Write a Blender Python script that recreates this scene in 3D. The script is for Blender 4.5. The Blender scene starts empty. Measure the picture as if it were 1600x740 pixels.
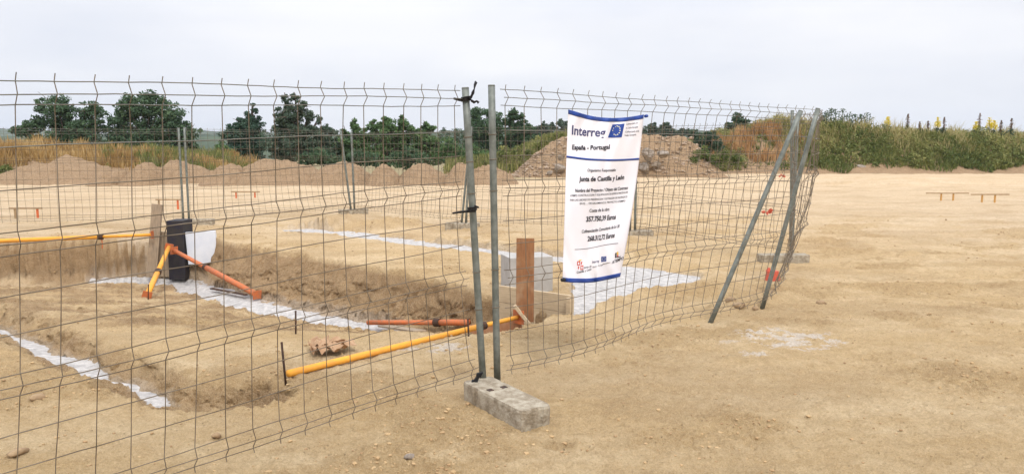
import bpy, math, random
import numpy as np
from mathutils import Vector, Matrix

rnd = random.Random(7)
rng = np.random.default_rng(11)
R = math.radians
C = bpy.context.scene.collection
sc = bpy.context.scene

# ------------------------------------------------------------------ camera, light, exposure
CAMZ, PITCH, F = 1.60, 6.87, 1180.0
cam = bpy.data.cameras.new('camera'); camo = bpy.data.objects.new('camera', cam); C.objects.link(camo)
camo.location = (0, 0, CAMZ); camo.rotation_euler = (R(90 - PITCH), 0, 0)
cam.sensor_fit = 'HORIZONTAL'; cam.sensor_width = 36; cam.lens = 36 * F / 1600
cam.clip_start = 0.05; cam.clip_end = 9000
sc.camera = camo

SUN_EL, SUN_AZ = 52, 160      # high, behind a thin cloud deck, from behind the camera's left
w = bpy.data.worlds.new('World'); sc.world = w; w.use_nodes = True
nt = w.node_tree; nt.nodes.clear()
wo = nt.nodes.new('ShaderNodeOutputWorld'); bg = nt.nodes.new('ShaderNodeBackground')
sky = nt.nodes.new('ShaderNodeTexSky'); sky.sky_type = 'NISHITA'; sky.sun_disc = False
sky.sun_elevation = R(SUN_EL); sky.sun_rotation = R(SUN_AZ); sky.air_density = 1.0; sky.dust_density = 2.0
tc = nt.nodes.new('ShaderNodeTexCoord'); mp = nt.nodes.new('ShaderNodeMapping')
mp.inputs['Scale'].default_value = (1.1, 1.1, 4.5)
nz = nt.nodes.new('ShaderNodeTexNoise'); nz.inputs['Scale'].default_value = 1.5; nz.inputs['Detail'].default_value = 5; nz.inputs['Roughness'].default_value = 0.5
cr = nt.nodes.new('ShaderNodeValToRGB'); cr.color_ramp.elements[0].position = 0.30; cr.color_ramp.elements[1].position = 0.70
cr.color_ramp.elements[0].color = (5.35, 5.75, 6.8, 1); cr.color_ramp.elements[1].color = (8.0, 8.0, 8.3, 1)
mx = nt.nodes.new('ShaderNodeMix'); mx.data_type = 'RGBA'; mx.inputs['Factor'].default_value = 0.93
nt.links.new(tc.outputs['Generated'], mp.inputs['Vector']); nt.links.new(mp.outputs[0], nz.inputs['Vector'])
nt.links.new(nz.outputs['Fac'], cr.inputs[0])
nt.links.new(sky.outputs[0], mx.inputs[6]); nt.links.new(cr.outputs[0], mx.inputs[7])
sx = nt.nodes.new('ShaderNodeSeparateXYZ'); nt.links.new(tc.outputs['Generated'], sx.inputs[0])
zr = nt.nodes.new('ShaderNodeMapRange'); zr.inputs[1].default_value = 0.15; zr.inputs[2].default_value = 1.0; zr.inputs[3].default_value = 1.0; zr.inputs[4].default_value = 2.5
nt.links.new(sx.outputs[2], zr.inputs[0])          # an overcast sky is brighter overhead than at the horizon
vm = nt.nodes.new('ShaderNodeVectorMath'); vm.operation = 'SCALE'; nt.links.new(mx.outputs[2], vm.inputs[0]); nt.links.new(zr.outputs[0], vm.inputs[3])
nt.links.new(vm.outputs[0], bg.inputs[0]); bg.inputs[1].default_value = 0.1
nt.links.new(bg.outputs[0], wo.inputs[0])

sl = bpy.data.lights.new('sun', 'SUN'); sl.energy = 1.5; sl.angle = R(12); sl.color = (1.0, 0.95, 0.87)
so = bpy.data.objects.new('sun', sl); C.objects.link(so)
so.rotation_euler = (R(90 - SUN_EL), 0, R(180 - SUN_AZ + 0))
so.location = (0, -10, 30)
sc.view_settings.view_transform = 'Standard'; sc.view_settings.look = 'None'
sc.cycles.volume_bounces = 3
sc.view_settings.exposure = 0.34; sc.view_settings.gamma = 1.0; sc.view_settings.use_curve_mapping = False

# ------------------------------------------------------------------ sight lines of the photograph (1600 x 740) to world points
_c, _s = math.cos(R(PITCH)), math.sin(R(PITCH))
def ray(px, py):
    x = (px - 800) / F; y = (370 - py) / F
    return Vector((x, _c + y * _s, -_s + y * _c))
def at_y(px, py, Y):
    d = ray(px, py); t = Y / d.y
    return Vector((d.x * t, Y, CAMZ + d.z * t))
def at_z(px, py, z=0.0):
    d = ray(px, py); t = (z - CAMZ) / d.z
    return Vector((d.x * t, d.y * t, z))

# ------------------------------------------------------------------ noise
class Noise:
    def __init__(s, seed):
        r = np.random.default_rng(seed); s.p = r.permutation(4096); a = r.random(4096) * 2 * np.pi
        s.gx = np.cos(a); s.gy = np.sin(a)
    def n(s, x, y):
        x = np.asarray(x, float); y = np.asarray(y, float)
        xi = np.floor(x).astype(np.int64); yi = np.floor(y).astype(np.int64); fx = x - xi; fy = y - yi
        u = fx * fx * fx * (fx * (fx * 6 - 15) + 10); v = fy * fy * fy * (fy * (fy * 6 - 15) + 10)
        def g(ix, iy, dx, dy):
            h = s.p[(s.p[ix & 4095] + iy) & 4095]; return s.gx[h] * dx + s.gy[h] * dy
        a = g(xi, yi, fx, fy); b = g(xi + 1, yi, fx - 1, fy); c = g(xi, yi + 1, fx, fy - 1); d = g(xi + 1, yi + 1, fx - 1, fy - 1)
        return ((a + (b - a) * u) + ((c + (d - c) * u) - (a + (b - a) * u)) * v) * 1.5
    def f(s, x, y, oct=4, gain=0.5):
        t = 0; a = 1; k = 1
        for i in range(oct):
            t = t + a * s.n(x * k + 17.3 * i, y * k + 9.1 * i); a *= gain; k *= 2.03
        return t
N1, N2, N3, N4 = Noise(1), Noise(2), Noise(3), Noise(4)
def sstep(a, b, x):
    t = np.clip((x - a) / (b - a), 0, 1); return t * t * (3 - 2 * t)

def seg_dist(X, Y, a, b):
    ax, ay = a[0], a[1]; dx, dy = b[0] - ax, b[1] - ay; L2 = dx * dx + dy * dy + 1e-12
    t = np.clip(((X - ax) * dx + (Y - ay) * dy) / L2, 0, 1)
    return np.hypot(X - ax - t * dx, Y - ay - t * dy), t
def poly_dist(X, Y, pts):
    d = np.full(np.shape(X), 1e9)
    for a, b in zip(pts[:-1], pts[1:]): d = np.minimum(d, seg_dist(X, Y, a, b)[0])
    return d
def inside(X, Y, P):
    r = np.zeros(np.shape(X), bool); n = len(P)
    for i in range(n):
        x1, y1 = P[i][:2]; x2, y2 = P[(i + 1) % n][:2]
        c = ((y1 > Y) != (y2 > Y)) & (X < (x2 - x1) * (Y - y1) / (y2 - y1 + 1e-12) + x1)
        r ^= c
    return r

# ------------------------------------------------------------------ shape of the dug ground
def z0(px, py): p = at_z(px, py, 0); return (p.x, p.y)
LIP = [((-16.0, 14.2), .35), (z0(0, 371), .35), (z0(120, 371), .35), (z0(232, 372), .15), (z0(328, 371), .2), (z0(354, 377), .75), (z0(400, 386), 1.15),
       (z0(450, 393), 1.2), (z0(500, 400), 1.05), (z0(560, 411), .85), (z0(610, 422), .55), (z0(655, 431), .4), (z0(700, 440), .35),
       (z0(748, 452), .2), ((-.14, 7.86), .12), ((.59, 7.28), .12), (z0(894, 488), .12), (z0(855, 498), .12), (z0(800, 514), .18),
       (z0(760, 530), .12), (z0(712, 545), .3), (z0(640, 575), .6), (z0(500, 640), .6), ((-6.0, 3.4), .6), ((-16.0, 3.0), .6)]
LIPP = [l[0] for l in LIP]
Mb = at_z(700, 540, -.5); Ma = at_z(285, 440, -.72)
def line_sd(X, Y, a, b):
    dx, dy = b[0] - a[0], b[1] - a[1]; L = math.hypot(dx, dy)
    return ((X - a[0]) * dy - (Y - a[1]) * dx) / L
Na, Nb = (-6.0, 5.4), (-0.7, 6.15)
def H0(X, Y):
    X = np.asarray(X, float); Y = np.asarray(Y, float)
    dM = line_sd(X, Y, (Ma.x, Ma.y), (Mb.x, Mb.y))       # >0 on near side or far side
    sgn = 1 if line_sd(-3.0, 4.0, (Ma.x, Ma.y), (Mb.x, Mb.y)) > 0 else -1
    dM = dM * sgn
    dN = line_sd(X, Y, Na, Nb); sg2 = 1 if line_sd(-3.0, 9.0, Na, Nb) > 0 else -1
    dN = np.maximum(dN * sg2, 0)
    dB = np.minimum(seg_dist(X, Y, LIP[0][0], LIP[1][0])[0], seg_dist(X, Y, LIP[1][0], LIP[3][0])[0])
    q = dN / (dN + np.maximum(np.minimum(dM, 1.6 * np.maximum(dB - .6, 0)), 0) + 1e-6)
    D = np.interp(X, [-6, -2.5, -.5], [.74, .66, .5])
    q = np.where(dM < 0, 1.0, q)
    low = -D * sstep(0, 1, q * .5 + q * q * .5)
    k = np.ones(np.shape(X))
    n = len(LIP)
    for i in range(n):
        d, t = seg_dist(X, Y, LIP[i][0], LIP[(i + 1) % n][0])
        wd = LIP[i][1] + (LIP[(i + 1) % n][1] - LIP[i][1]) * t
        k = np.minimum(k, d / wd)
    k = np.where(inside(X, Y, LIPP), k, 0)
    kk = np.clip(k, 0, 1); prof = .80 * np.clip(kk / .45, 0, 1) ** .8 + .20 * sstep(.40, 1, kk)
    H0.k = k
    return low * prof
def on(px, py, H=H0, dz=0):
    d = ray(px, py); t0 = 1.5; prev = 1.5
    ts = np.concatenate([np.arange(1.5, 30, .02), np.arange(30, 400, .2)])
    X = d.x * ts; Y = d.y * ts; Z = CAMZ + d.z * ts - (H(X, Y) + dz)
    i = int(np.argmax(Z < 0)); i = max(i, 1)
    f = Z[i - 1] / (Z[i - 1] - Z[i]); t = ts[i - 1] + f * (ts[i] - ts[i - 1])
    return Vector((d.x * t, d.y * t, CAMZ + d.z * t))
def pts_on(L, dz=0, H=H0): return [tuple(on(x, y, H, dz))[:2] for x, y in L]

NEAR_STRIP = pts_on([(-40, 500), (0, 519), (28, 531), (66, 553), (104, 567), (147, 586), (166, 597), (200, 607), (240, 624), (268, 638)], -.17)
NEAR_W = [.05, .05, .06, .08, .10, .09, .04, .07, .08, .03]
NEAR_TR = NEAR_STRIP + pts_on([(320, 652), (385, 650)], -.17)
MAIN_STRIP = pts_on([(285, 438), (330, 453), (380, 473), (440, 487), (500, 499), (560, 508), (608, 517), (650, 521)], -.03)
MAIN_W = [.30, .30, .27, .26, .24, .20, .14, .02]
SIDE_STRIP = pts_on([(300, 434), (250, 432), (200, 431), (140, 434)])
BACK_STRIP = pts_on([(430, 361), (475, 359), (540, 367), (620, 378), (700, 387), (800, 398), (880, 407), (930, 413)], -.08)
BACK_W = [.1, .25, .28, .30, .30, .30, .32, .3]
SLAB = pts_on([(894, 490), (893, 440), (940, 412), (1000, 414), (1099, 429), (1088, 437), (1030, 448), (985, 462), (925, 481)])
def wdist(X, Y, pts, wd):
    """distance beyond the varying half-width of a polyline (negative inside)"""
    best = np.full(np.shape(X), 1e9)
    for i in range(len(pts) - 1):
        d, t = seg_dist(X, Y, pts[i], pts[i + 1])
        best = np.minimum(best, d - (wd[i] + (wd[i + 1] - wd[i]) * t))
    return best
def H1(X, Y):
    z = H0(X, Y)
    X = np.asarray(X, float); Y = np.asarray(Y, float)
    # the shallow trench on the near left: far bank stands higher than the near one
    d = poly_dist(X, Y, NEAR_TR)
    side = np.zeros(np.shape(X)); sd = np.full(np.shape(X), 1e9)
    for a, b in zip(NEAR_TR[:-1], NEAR_TR[1:]):
        dd, t = seg_dist(X, Y, a, b); s = -line_sd(X, Y, a, b)
        side = np.where(dd < sd, s, side); sd = np.minimum(sd, dd)
    z = z - .14 * (1 - sstep(.12, .32, d)) * (side > 0) - .13 * (1 - sstep(.14, .40, d)) * (side <= 0)
    
    # back trench, and low spoil ridges beside it
    d = wdist(X, Y, BACK_STRIP, BACK_W)
    z = z - .05 * (1 - sstep(0, .22, d))
    return z
def masks(X, Y):
    r = .05 * N1.f(X * 1.8, Y * 1.8, 3) + .022 * N2.f(X * 9, Y * 9, 4, .65)
    m = np.minimum(wdist(X, Y, NEAR_STRIP, NEAR_W) + r * .6, wdist(X, Y, MAIN_STRIP, MAIN_W) + r * 1.4)
    m = np.minimum(m, wdist(X, Y, BACK_STRIP, BACK_W) + r * 1.5)
    m = np.minimum(m, wdist(X, Y, SIDE_STRIP, [.35, .25, .18, .05]) + r)
    d = np.full(np.shape(X), 1e9)
    for i in range(len(SLAB)): d = np.minimum(d, seg_dist(X, Y, SLAB[i], SLAB[(i + 1) % len(SLAB)])[0])
    m = np.minimum(m, np.where(inside(X, Y, SLAB), -d, d) + r * 1.2)
    return m

# ------------------------------------------------------------------ materials
def mat(name, base, rough=.8, metal=0.0, var=None, scale=8, bump=0, bscale=60, spec=.3, detail=4, dist=None):
    m = bpy.data.materials.new(name); m.use_nodes = True; t = m.node_tree; b = t.nodes['Principled BSDF']
    b.inputs['Roughness'].default_value = rough; b.inputs['Metallic'].default_value = metal
    b.inputs['Specular IOR Level'].default_value = spec
    b.inputs['Base Color'].default_value = (*base, 1)
    tc = t.nodes.new('ShaderNodeTexCoord')
    if var:
        n = t.nodes.new('ShaderNodeTexNoise'); n.inputs['Scale'].default_value = scale; n.inputs['Detail'].default_value = detail
        n.inputs['Roughness'].default_value = .6
        r = t.nodes.new('ShaderNodeValToRGB'); r.color_ramp.elements[0].position = .38; r.color_ramp.elements[1].position = .62
        r.color_ramp.elements[0].color = (*base, 1); r.color_ramp.elements[1].color = (*var, 1)
        t.links.new(tc.outputs['Object'], n.inputs['Vector']); t.links.new(n.outputs['Fac'], r.inputs[0]); t.links.new(r.outputs[0], b.inputs['Base Color'])
    if bump:
        n2 = t.nodes.new('ShaderNodeTexNoise'); n2.inputs['Scale'].default_value = bscale; n2.inputs['Detail'].default_value = 6
        bp = t.nodes.new('ShaderNodeBump'); bp.inputs['Strength'].default_value = bump; bp.inputs['Distance'].default_value = dist or .01
        t.links.new(tc.outputs['Object'], n2.inputs['Vector']); t.links.new(n2.outputs['Fac'], bp.inputs['Height']); t.links.new(bp.outputs[0], b.inputs['Normal'])
    return m

def nmix(t, fac, a, b, mode='MIX'):
    n = t.nodes.new('ShaderNodeMix'); n.data_type = 'RGBA'; n.blend_type = mode
    for s, v in ((0, fac), (6, a), (7, b)):
        if isinstance(v, bpy.types.NodeSocket): t.links.new(v, n.inputs[s])
        elif s == 0: n.inputs[0].default_value = v
        else: n.inputs[s].default_value = (*v, 1)
    return n.outputs[2]
def nnoise(t, vec, scale, detail=4, rough=.6):
    n = t.nodes.new('ShaderNodeTexNoise'); n.inputs['Scale'].default_value = scale; n.inputs['Detail'].default_value = detail
    n.inputs['Roughness'].default_value = rough; t.links.new(vec, n.inputs['Vector']); return n.outputs['Fac']
def nramp(t, v, a, b, ca=(0, 0, 0), cb=(1, 1, 1)):
    r = t.nodes.new('ShaderNodeValToRGB'); r.color_ramp.elements[0].position = a; r.color_ramp.elements[1].position = b
    r.color_ramp.elements[0].color = (*ca, 1); r.color_ramp.elements[1].color = (*cb, 1); t.links.new(v, r.inputs[0]); return r.outputs[0]
def nmath(t, op, a, b=None):
    n = t.nodes.new('ShaderNodeMath'); n.operation = op
    for i, v in enumerate((a, b)):
        if v is None: continue
        if isinstance(v, bpy.types.NodeSocket): t.links.new(v, n.inputs[i])
        else: n.inputs[i].default_value = v
    return n.outputs[0]

def soil_material(name='sandy_soil', dug=False):
    m = bpy.data.materials.new(name); m.use_nodes = True; t = m.node_tree; b = t.nodes['Principled BSDF']
    b.inputs['Roughness'].default_value = .95; b.inputs['Specular IOR Level'].default_value = .12
    tc = t.nodes.new('ShaderNodeTexCoord'); P = tc.outputs['Object']
    st = t.nodes.new('ShaderNodeMapping'); st.inputs['Scale'].default_value = (.35, 1.4, 1); t.links.new(P, st.inputs['Vector'])
    big = nramp(t, nnoise(t, st.outputs[0], .9, 5), .36, .66)
    mid = nramp(t, nnoise(t, P, 4.5, 5, .65), .35, .7)
    fine = nramp(t, nnoise(t, P, 60, 5, .8), .42, .60)
    tiny = nramp(t, nnoise(t, P, 150, 3, .7), .44, .62)
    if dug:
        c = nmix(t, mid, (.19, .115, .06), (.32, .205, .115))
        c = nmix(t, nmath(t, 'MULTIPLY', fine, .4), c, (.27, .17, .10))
    else:
        c = nmix(t, big, (.62, .43, .21), (.83, .65, .40))
        c = nmix(t, nmath(t, 'MULTIPLY', mid, .55), c, (.49, .31, .135))
        def attr(n):
            a = t.nodes.new('ShaderNodeAttribute'); a.attribute_name = n; return a.outputs['Fac']
        c = nmix(t, attr('far'), c, nmix(t, big, (.575, .425, .265), (.70, .555, .38)))
        c = nmix(t, nmath(t, 'MULTIPLY', attr('moist'), .8), c, nmix(t, mid, (.42, .27, .12), (.60, .42, .21)))
        c = nmix(t, attr('dug'), c, nmix(t, mid, (.215, .125, .060), (.37, .235, .12)))  # browner cut subsoil, its colour darkened further for the shade on the trench faces
        c = nmix(t, attr('pale'), c, (.80, .75, .69))
        c = nmix(t, attr('veg'), c, (.085, .095, .035))
        c = nmix(t, nmath(t, 'MULTIPLY', fine, .38), c, (.40, .265, .125))  # crevice shade between crumbs mottled into the colour, as bump shades them weakly
    c = nmix(t, nmath(t, 'MULTIPLY', tiny, .40), c, (.86, .68, .44))
    peb = t.nodes.new('ShaderNodeTexVoronoi'); peb.inputs['Scale'].default_value = 26; t.links.new(P, peb.inputs['Vector'])
    pm = nramp(t, peb.outputs['Distance'], .10, .16, (1, 1, 1), (0, 0, 0))
    sel = nramp(t, nnoise(t, P, 3, 3), .5, .62)
    pmk = nmath(t, 'MULTIPLY', pm, sel)
    c = nmix(t, nmath(t, 'MULTIPLY', pmk, .55), c, (.27, .19, .11))
    t.links.new(c, b.inputs['Base Color'])
    gr = nramp(t, nnoise(t, P, 13, 12, .92), .47, .60)
    c = nmix(t, nmath(t, 'MULTIPLY', gr, .42), c, (.33, .20, .09) if not dug else (.22, .13, .07))
    t.links.new(c, b.inputs['Base Color'])
    h = nmath(t, 'ADD', nmath(t, 'MULTIPLY', nnoise(t, P, 28, 7, .72), 1.0), nmath(t, 'MULTIPLY', nnoise(t, P, 130, 4, .7), .35))
    h = nmath(t, 'ADD', h, nmath(t, 'MULTIPLY', pmk, .5))
    h = nmath(t, 'ADD', h, nmath(t, 'MULTIPLY', nnoise(t, st.outputs[0], 9, 5, .6), .8))
    bp = t.nodes.new('ShaderNodeBump'); bp.inputs['Strength'].default_value = 1.0; bp.inputs['Distance'].default_value = .045
    t.links.new(h, bp.inputs['Height']); t.links.new(bp.outputs[0], b.inputs['Normal'])
    return m
M = {}
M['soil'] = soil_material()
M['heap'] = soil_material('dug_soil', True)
M['blinding'] = mat('fresh_concrete', (.36, .34, .32), .92, var=(.54, .51, .475), scale=14, detail=9, bump=1.0, dist=.03, bscale=30)
M['block'] = mat('weathered_concrete', (.255, .205, .14), .92, var=(.43, .375, .285), scale=16, bump=.9, bscale=70, dist=.012)
M['galv'] = mat('galvanised_steel', (.145, .16, .14), .55, .4, var=(.22, .235, .21), scale=18, bump=.08, bscale=90)
M['wire'] = mat('wire_steel', (.13, .10, .065), .55, .35, var=(.22, .18, .13), scale=5)
M['wiretop'] = mat('dull_wire_steel', (.15, .15, .125), .5, .4, var=(.21, .20, .165), scale=5)
M['black'] = mat('black_rubber', (.015, .015, .017), .5)
M['white'] = mat('banner_cloth', (.80, .79, .84), .55, var=(.83, .82, .86), scale=3)
M['blue'] = mat('banner_blue', (.018, .055, .26), .5)
M['navy'] = mat('banner_navy', (.05, .05, .14), .5)
M['ink'] = mat('banner_ink', (.02, .02, .03), .5)
M['red'] = mat('emblem_red', (.60, .07, .04), .5)
M['gold'] = mat('emblem_gold', (.85, .55, .08), .5)
M['yellow'] = mat('yellow_paint', (.80, .37, .04), .6, var=(.70, .31, .05), scale=14, detail=6)
M['orange'] = mat('orange_paint', (.58, .15, .045), .65, var=(.40, .15, .07), scale=20, detail=9)
M['rust'] = mat('rusty_steel', (.09, .045, .025), .8, .2, var=(.05, .035, .03), scale=30)
M['membrane'] = mat('black_membrane', (.022, .020, .030), .7, var=(.035, .03, .027), scale=6)
M['foam'] = mat('white_board', (.62, .65, .70), .8, var=(.70, .72, .75), scale=4)
M['greyconc'] = mat('grey_cast_concrete', (.44, .42, .39), .85, var=(.36, .34, .31), scale=5, bump=.3, bscale=30)
M['redplastic'] = mat('red_plastic', (.55, .10, .055), .6)
M['paper'] = mat('torn_cement_paper', (.34, .20, .11), .9, var=(.45, .30, .18), scale=12)
M['rock'] = mat('pale_rock', (.20, .16, .12), .95, var=(.34, .29, .24), scale=3, bump=.8, bscale=10, dist=.05)
def wood(name, a, b, sc_=(3, 3, .5)):
    m = mat(name, a, .8, bump=.3, bscale=20); t = m.node_tree; bs = t.nodes['Principled BSDF']
    tc = t.nodes.new('ShaderNodeTexCoord'); mp = t.nodes.new('ShaderNodeMapping'); mp.inputs['Scale'].default_value = sc_
    t.links.new(tc.outputs['Object'], mp.inputs['Vector'])
    n = nnoise(t, mp.outputs[0], 9, 6, .6); n2 = nnoise(t, tc.outputs['Object'], 5, 3)
    c = nmix(t, nramp(t, n, .35, .65), a, b); c = nmix(t, nmath(t, 'MULTIPLY', nramp(t, n2, .5, .7), .5), c, (.45, .33, .2))
    t.links.new(c, bs.inputs['Base Color']); return m
M['brownboard'] = wood('brown_board', (.30, .14, .06), (.22, .10, .045), (5, 5, .8))
M['oldwood'] = wood('grey_wood', (.34, .26, .18), (.24, .18, .12), (5, 5, .6))
M['formwood'] = wood('formwork_plank', (.58, .46, .30), (.46, .35, .22), (.8, .8, 6))
M['plywood'] = wood('orange_plywood', (.42, .20, .10), (.33, .16, .08), (1, 1, 4))
M['stakewood'] = wood('stake_wood', (.38, .27, .15), (.30, .2, .11))
M['stakepaint'] = mat('stake_orange_paint', (.60, .14, .05), .7)
M['stakeochre'] = mat('stake_ochre', (.50, .27, .08), .7)
M['bark'] = mat('bark', (.09, .07, .05), .95, var=(.14, .11, .085), scale=4, bump=.5, bscale=9)

def leafmat(name, cols, trans=.25, rough=.65):
    m = bpy.data.materials.new(name); m.use_nodes = True; t = m.node_tree; b = t.nodes['Principled BSDF']
    at = t.nodes.new('ShaderNodeAttribute'); at.attribute_name = 'tone'
    r = t.nodes.new('ShaderNodeValToRGB')
    for i, c in enumerate(cols):
        p = i / (len(cols) - 1)
        e = r.color_ramp.elements[0] if i == 0 else (r.color_ramp.elements[-1] if i == len(cols) - 1 else r.color_ramp.elements.new(p))
        e.position = p; e.color = (*c, 1)
    t.links.new(at.outputs['Fac'], r.inputs[0]); t.links.new(r.outputs[0], b.inputs['Base Color'])
    b.inputs['Roughness'].default_value = rough; b.inputs['Specular IOR Level'].default_value = .25
    tr = t.nodes.new('ShaderNodeBsdfTranslucent'); t.links.new(r.outputs[0], tr.inputs[0])
    ms = t.nodes.new('ShaderNodeMixShader'); ms.inputs[0].default_value = trans
    out = t.nodes['Material Output']; t.links.new(b.outputs[0], ms.inputs[1]); t.links.new(tr.outputs[0], ms.inputs[2]); t.links.new(ms.outputs[0], out.inputs[0])
    return m
M['oak'] = leafmat('oak_leaves', [(.048, .092, .048), (.082, .142, .070), (.135, .205, .098)])
M['pine'] = leafmat('conifer_needles', [(.036, .076, .050), (.058, .108, .068), (.088, .148, .082)], .15)
M['ash'] = leafmat('light_green_leaves', [(.060, .115, .045), (.105, .18, .065), (.17, .26, .095)], .3)
M['grey_oak'] = leafmat('greygreen_leaves', [(.055, .090, .058), (.090, .13, .082), (.135, .18, .115)], .25)
M['weed'] = leafmat('weed_leaves', [(.075, .115, .030), (.16, .19, .055), (.32, .31, .11)], .3)
M['bluegreen'] = leafmat('bluegreen_leaves', [(.05, .085, .05), (.075, .12, .07), (.12, .16, .09)], .3)
M['greengrass'] = leafmat('green_grass_blades', [(.08, .12, .030), (.19, .20, .058), (.38, .34, .13)], .3)
M['straw'] = leafmat('straw_grass_blades', [(.30, .24, .09), (.42, .36, .16), (.58, .50, .27)], .3)
M['drygrass'] = leafmat('dry_grass_blades', [(.27, .16, .055), (.42, .27, .10), (.58, .42, .20)], .3)
M['rustgrass'] = leafmat('rusty_dry_grass', [(.30, .16, .065), (.44, .25, .105), (.56, .36, .18)], .3)
M['flower'] = leafmat('yellow_petals', [(.65, .50, .02), (.80, .65, .04), (.85, .75, .10)], .3)
M['dock'] = leafmat('brown_seed_heads', [(.10, .06, .04), (.16, .09, .06), (.22, .14, .09)], .1)

# ------------------------------------------------------------------ building helpers
def link(name, me, m=None, parent=None):
    o = bpy.data.objects.new(name, me); C.objects.link(o)
    if m is not None and me is not None: me.materials.append(m)
    if parent is not None: o.parent = parent
    return o
def tag(o, label, cat, group=None):
    o['label'] = label; o['category'] = cat
    if group: o['group'] = group
    return o
def struct(o): o['kind'] = 'structure'; return o
def stuff(o, label, cat): o['kind'] = 'stuff'; o['label'] = label; o['category'] = cat; return o
def empty(name, loc, label, cat, group=None, rz=0):
    o = bpy.data.objects.new(name, None); C.objects.link(o); o.location = loc; o.rotation_euler = (0, 0, rz); o.empty_display_size = .1
    return tag(o, label, cat, group)
def copy_tree(o, parent=None):
    c = o.copy(); C.objects.link(c); c.parent = parent
    for ch in [x for x in o.children]: copy_tree(ch, c)
    return c
class MB:
    def __init__(s): s.v = []; s.f = []
    def add(s, vs, fs):
        b = len(s.v); s.v += [tuple(v) for v in vs]; s.f += [tuple(i + b for i in f) for f in fs]; return s
    def box(s, c, size, rot=None):
        hx, hy, hz = size[0] / 2, size[1] / 2, size[2] / 2; c = Vector(c)
        vs = [Vector((x * hx, y * hy, z * hz)) for x in (-1, 1) for y in (-1, 1) for z in (-1, 1)]
        if rot is not None: vs = [rot @ v for v in vs]
        return s.add([c + v for v in vs], [(0, 1, 3, 2), (4, 6, 7, 5), (0, 4, 5, 1), (2, 3, 7, 6), (0, 2, 6, 4), (1, 5, 7, 3)])
    def tube(s, pts, r, n=6, caps=True):
        pts = [Vector(p) for p in pts]; rs = r if isinstance(r, (list, tuple)) else [r] * len(pts)
        d0 = (pts[-1] - pts[0]).normalized(); up = Vector((0, 0, 1)) if abs(d0.z) < .8 else Vector((1, 0, 0))
        vs = []; k = len(pts)
        for i, p in enumerate(pts):
            d = (pts[min(i + 1, k - 1)] - pts[max(i - 1, 0)])
            if d.length < 1e-9: d = d0
            d.normalize(); a = d.cross(up)
            if a.length < 1e-4: a = d.cross(Vector((0, 1, 0)))
            a.normalize(); b = a.cross(d)
            for j in range(n):
                t = 2 * math.pi * j / n; vs.append(p + (a * math.cos(t) + b * math.sin(t)) * rs[i])
        fs = [(i * n + j, i * n + (j + 1) % n, (i + 1) * n + (j + 1) % n, (i + 1) * n + j) for i in range(k - 1) for j in range(n)]
        if caps: fs += [tuple(range(n))[::-1], tuple((k - 1) * n + j for j in range(n))]
        return s.add(vs, fs)
    def build(s, name, m, parent=None, smooth=False, bevel=0):
        me = bpy.data.meshes.new(name); me.from_pydata(s.v, [], s.f); me.update()
        if smooth: me.polygons.foreach_set('use_smooth', [True] * len(me.polygons))
        o = link(name, me, m, parent)
        if bevel:
            b = o.modifiers.new('bevel', 'BEVEL'); b.width = bevel; b.segments = 2; b.limit_method = 'ANGLE'
        return o
def npmesh(name, V, Fq, smooth=False, attrs=None):
    V = np.asarray(V, np.float32); Fq = np.asarray(Fq, np.int32); k = Fq.shape[1]
    me = bpy.data.meshes.new(name); me.vertices.add(len(V)); me.vertices.foreach_set('co', V.ravel())
    me.loops.add(Fq.size); me.loops.foreach_set('vertex_index', Fq.ravel())
    me.polygons.add(len(Fq)); me.polygons.foreach_set('loop_start', np.arange(0, Fq.size, k, dtype=np.int32))
    me.polygons.foreach_set('use_smooth', np.full(len(Fq), smooth))
    me.update(calc_edges=True)
    for n, a in (attrs or {}).items():
        at = me.attributes.new(n, 'FLOAT', 'POINT'); at.data.foreach_set('value', np.asarray(a, np.float32))
    me.validate(); return me
def grid_faces(nr, nc, wrap=False):
    i = np.arange(nr - 1)[:, None]; j = np.arange(nc if wrap else nc - 1)[None, :]; j2 = (j + 1) % nc
    return np.stack([i * nc + j, i * nc + j2, (i + 1) * nc + j2, (i + 1) * nc + j], -1).reshape(-1, 4)

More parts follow.
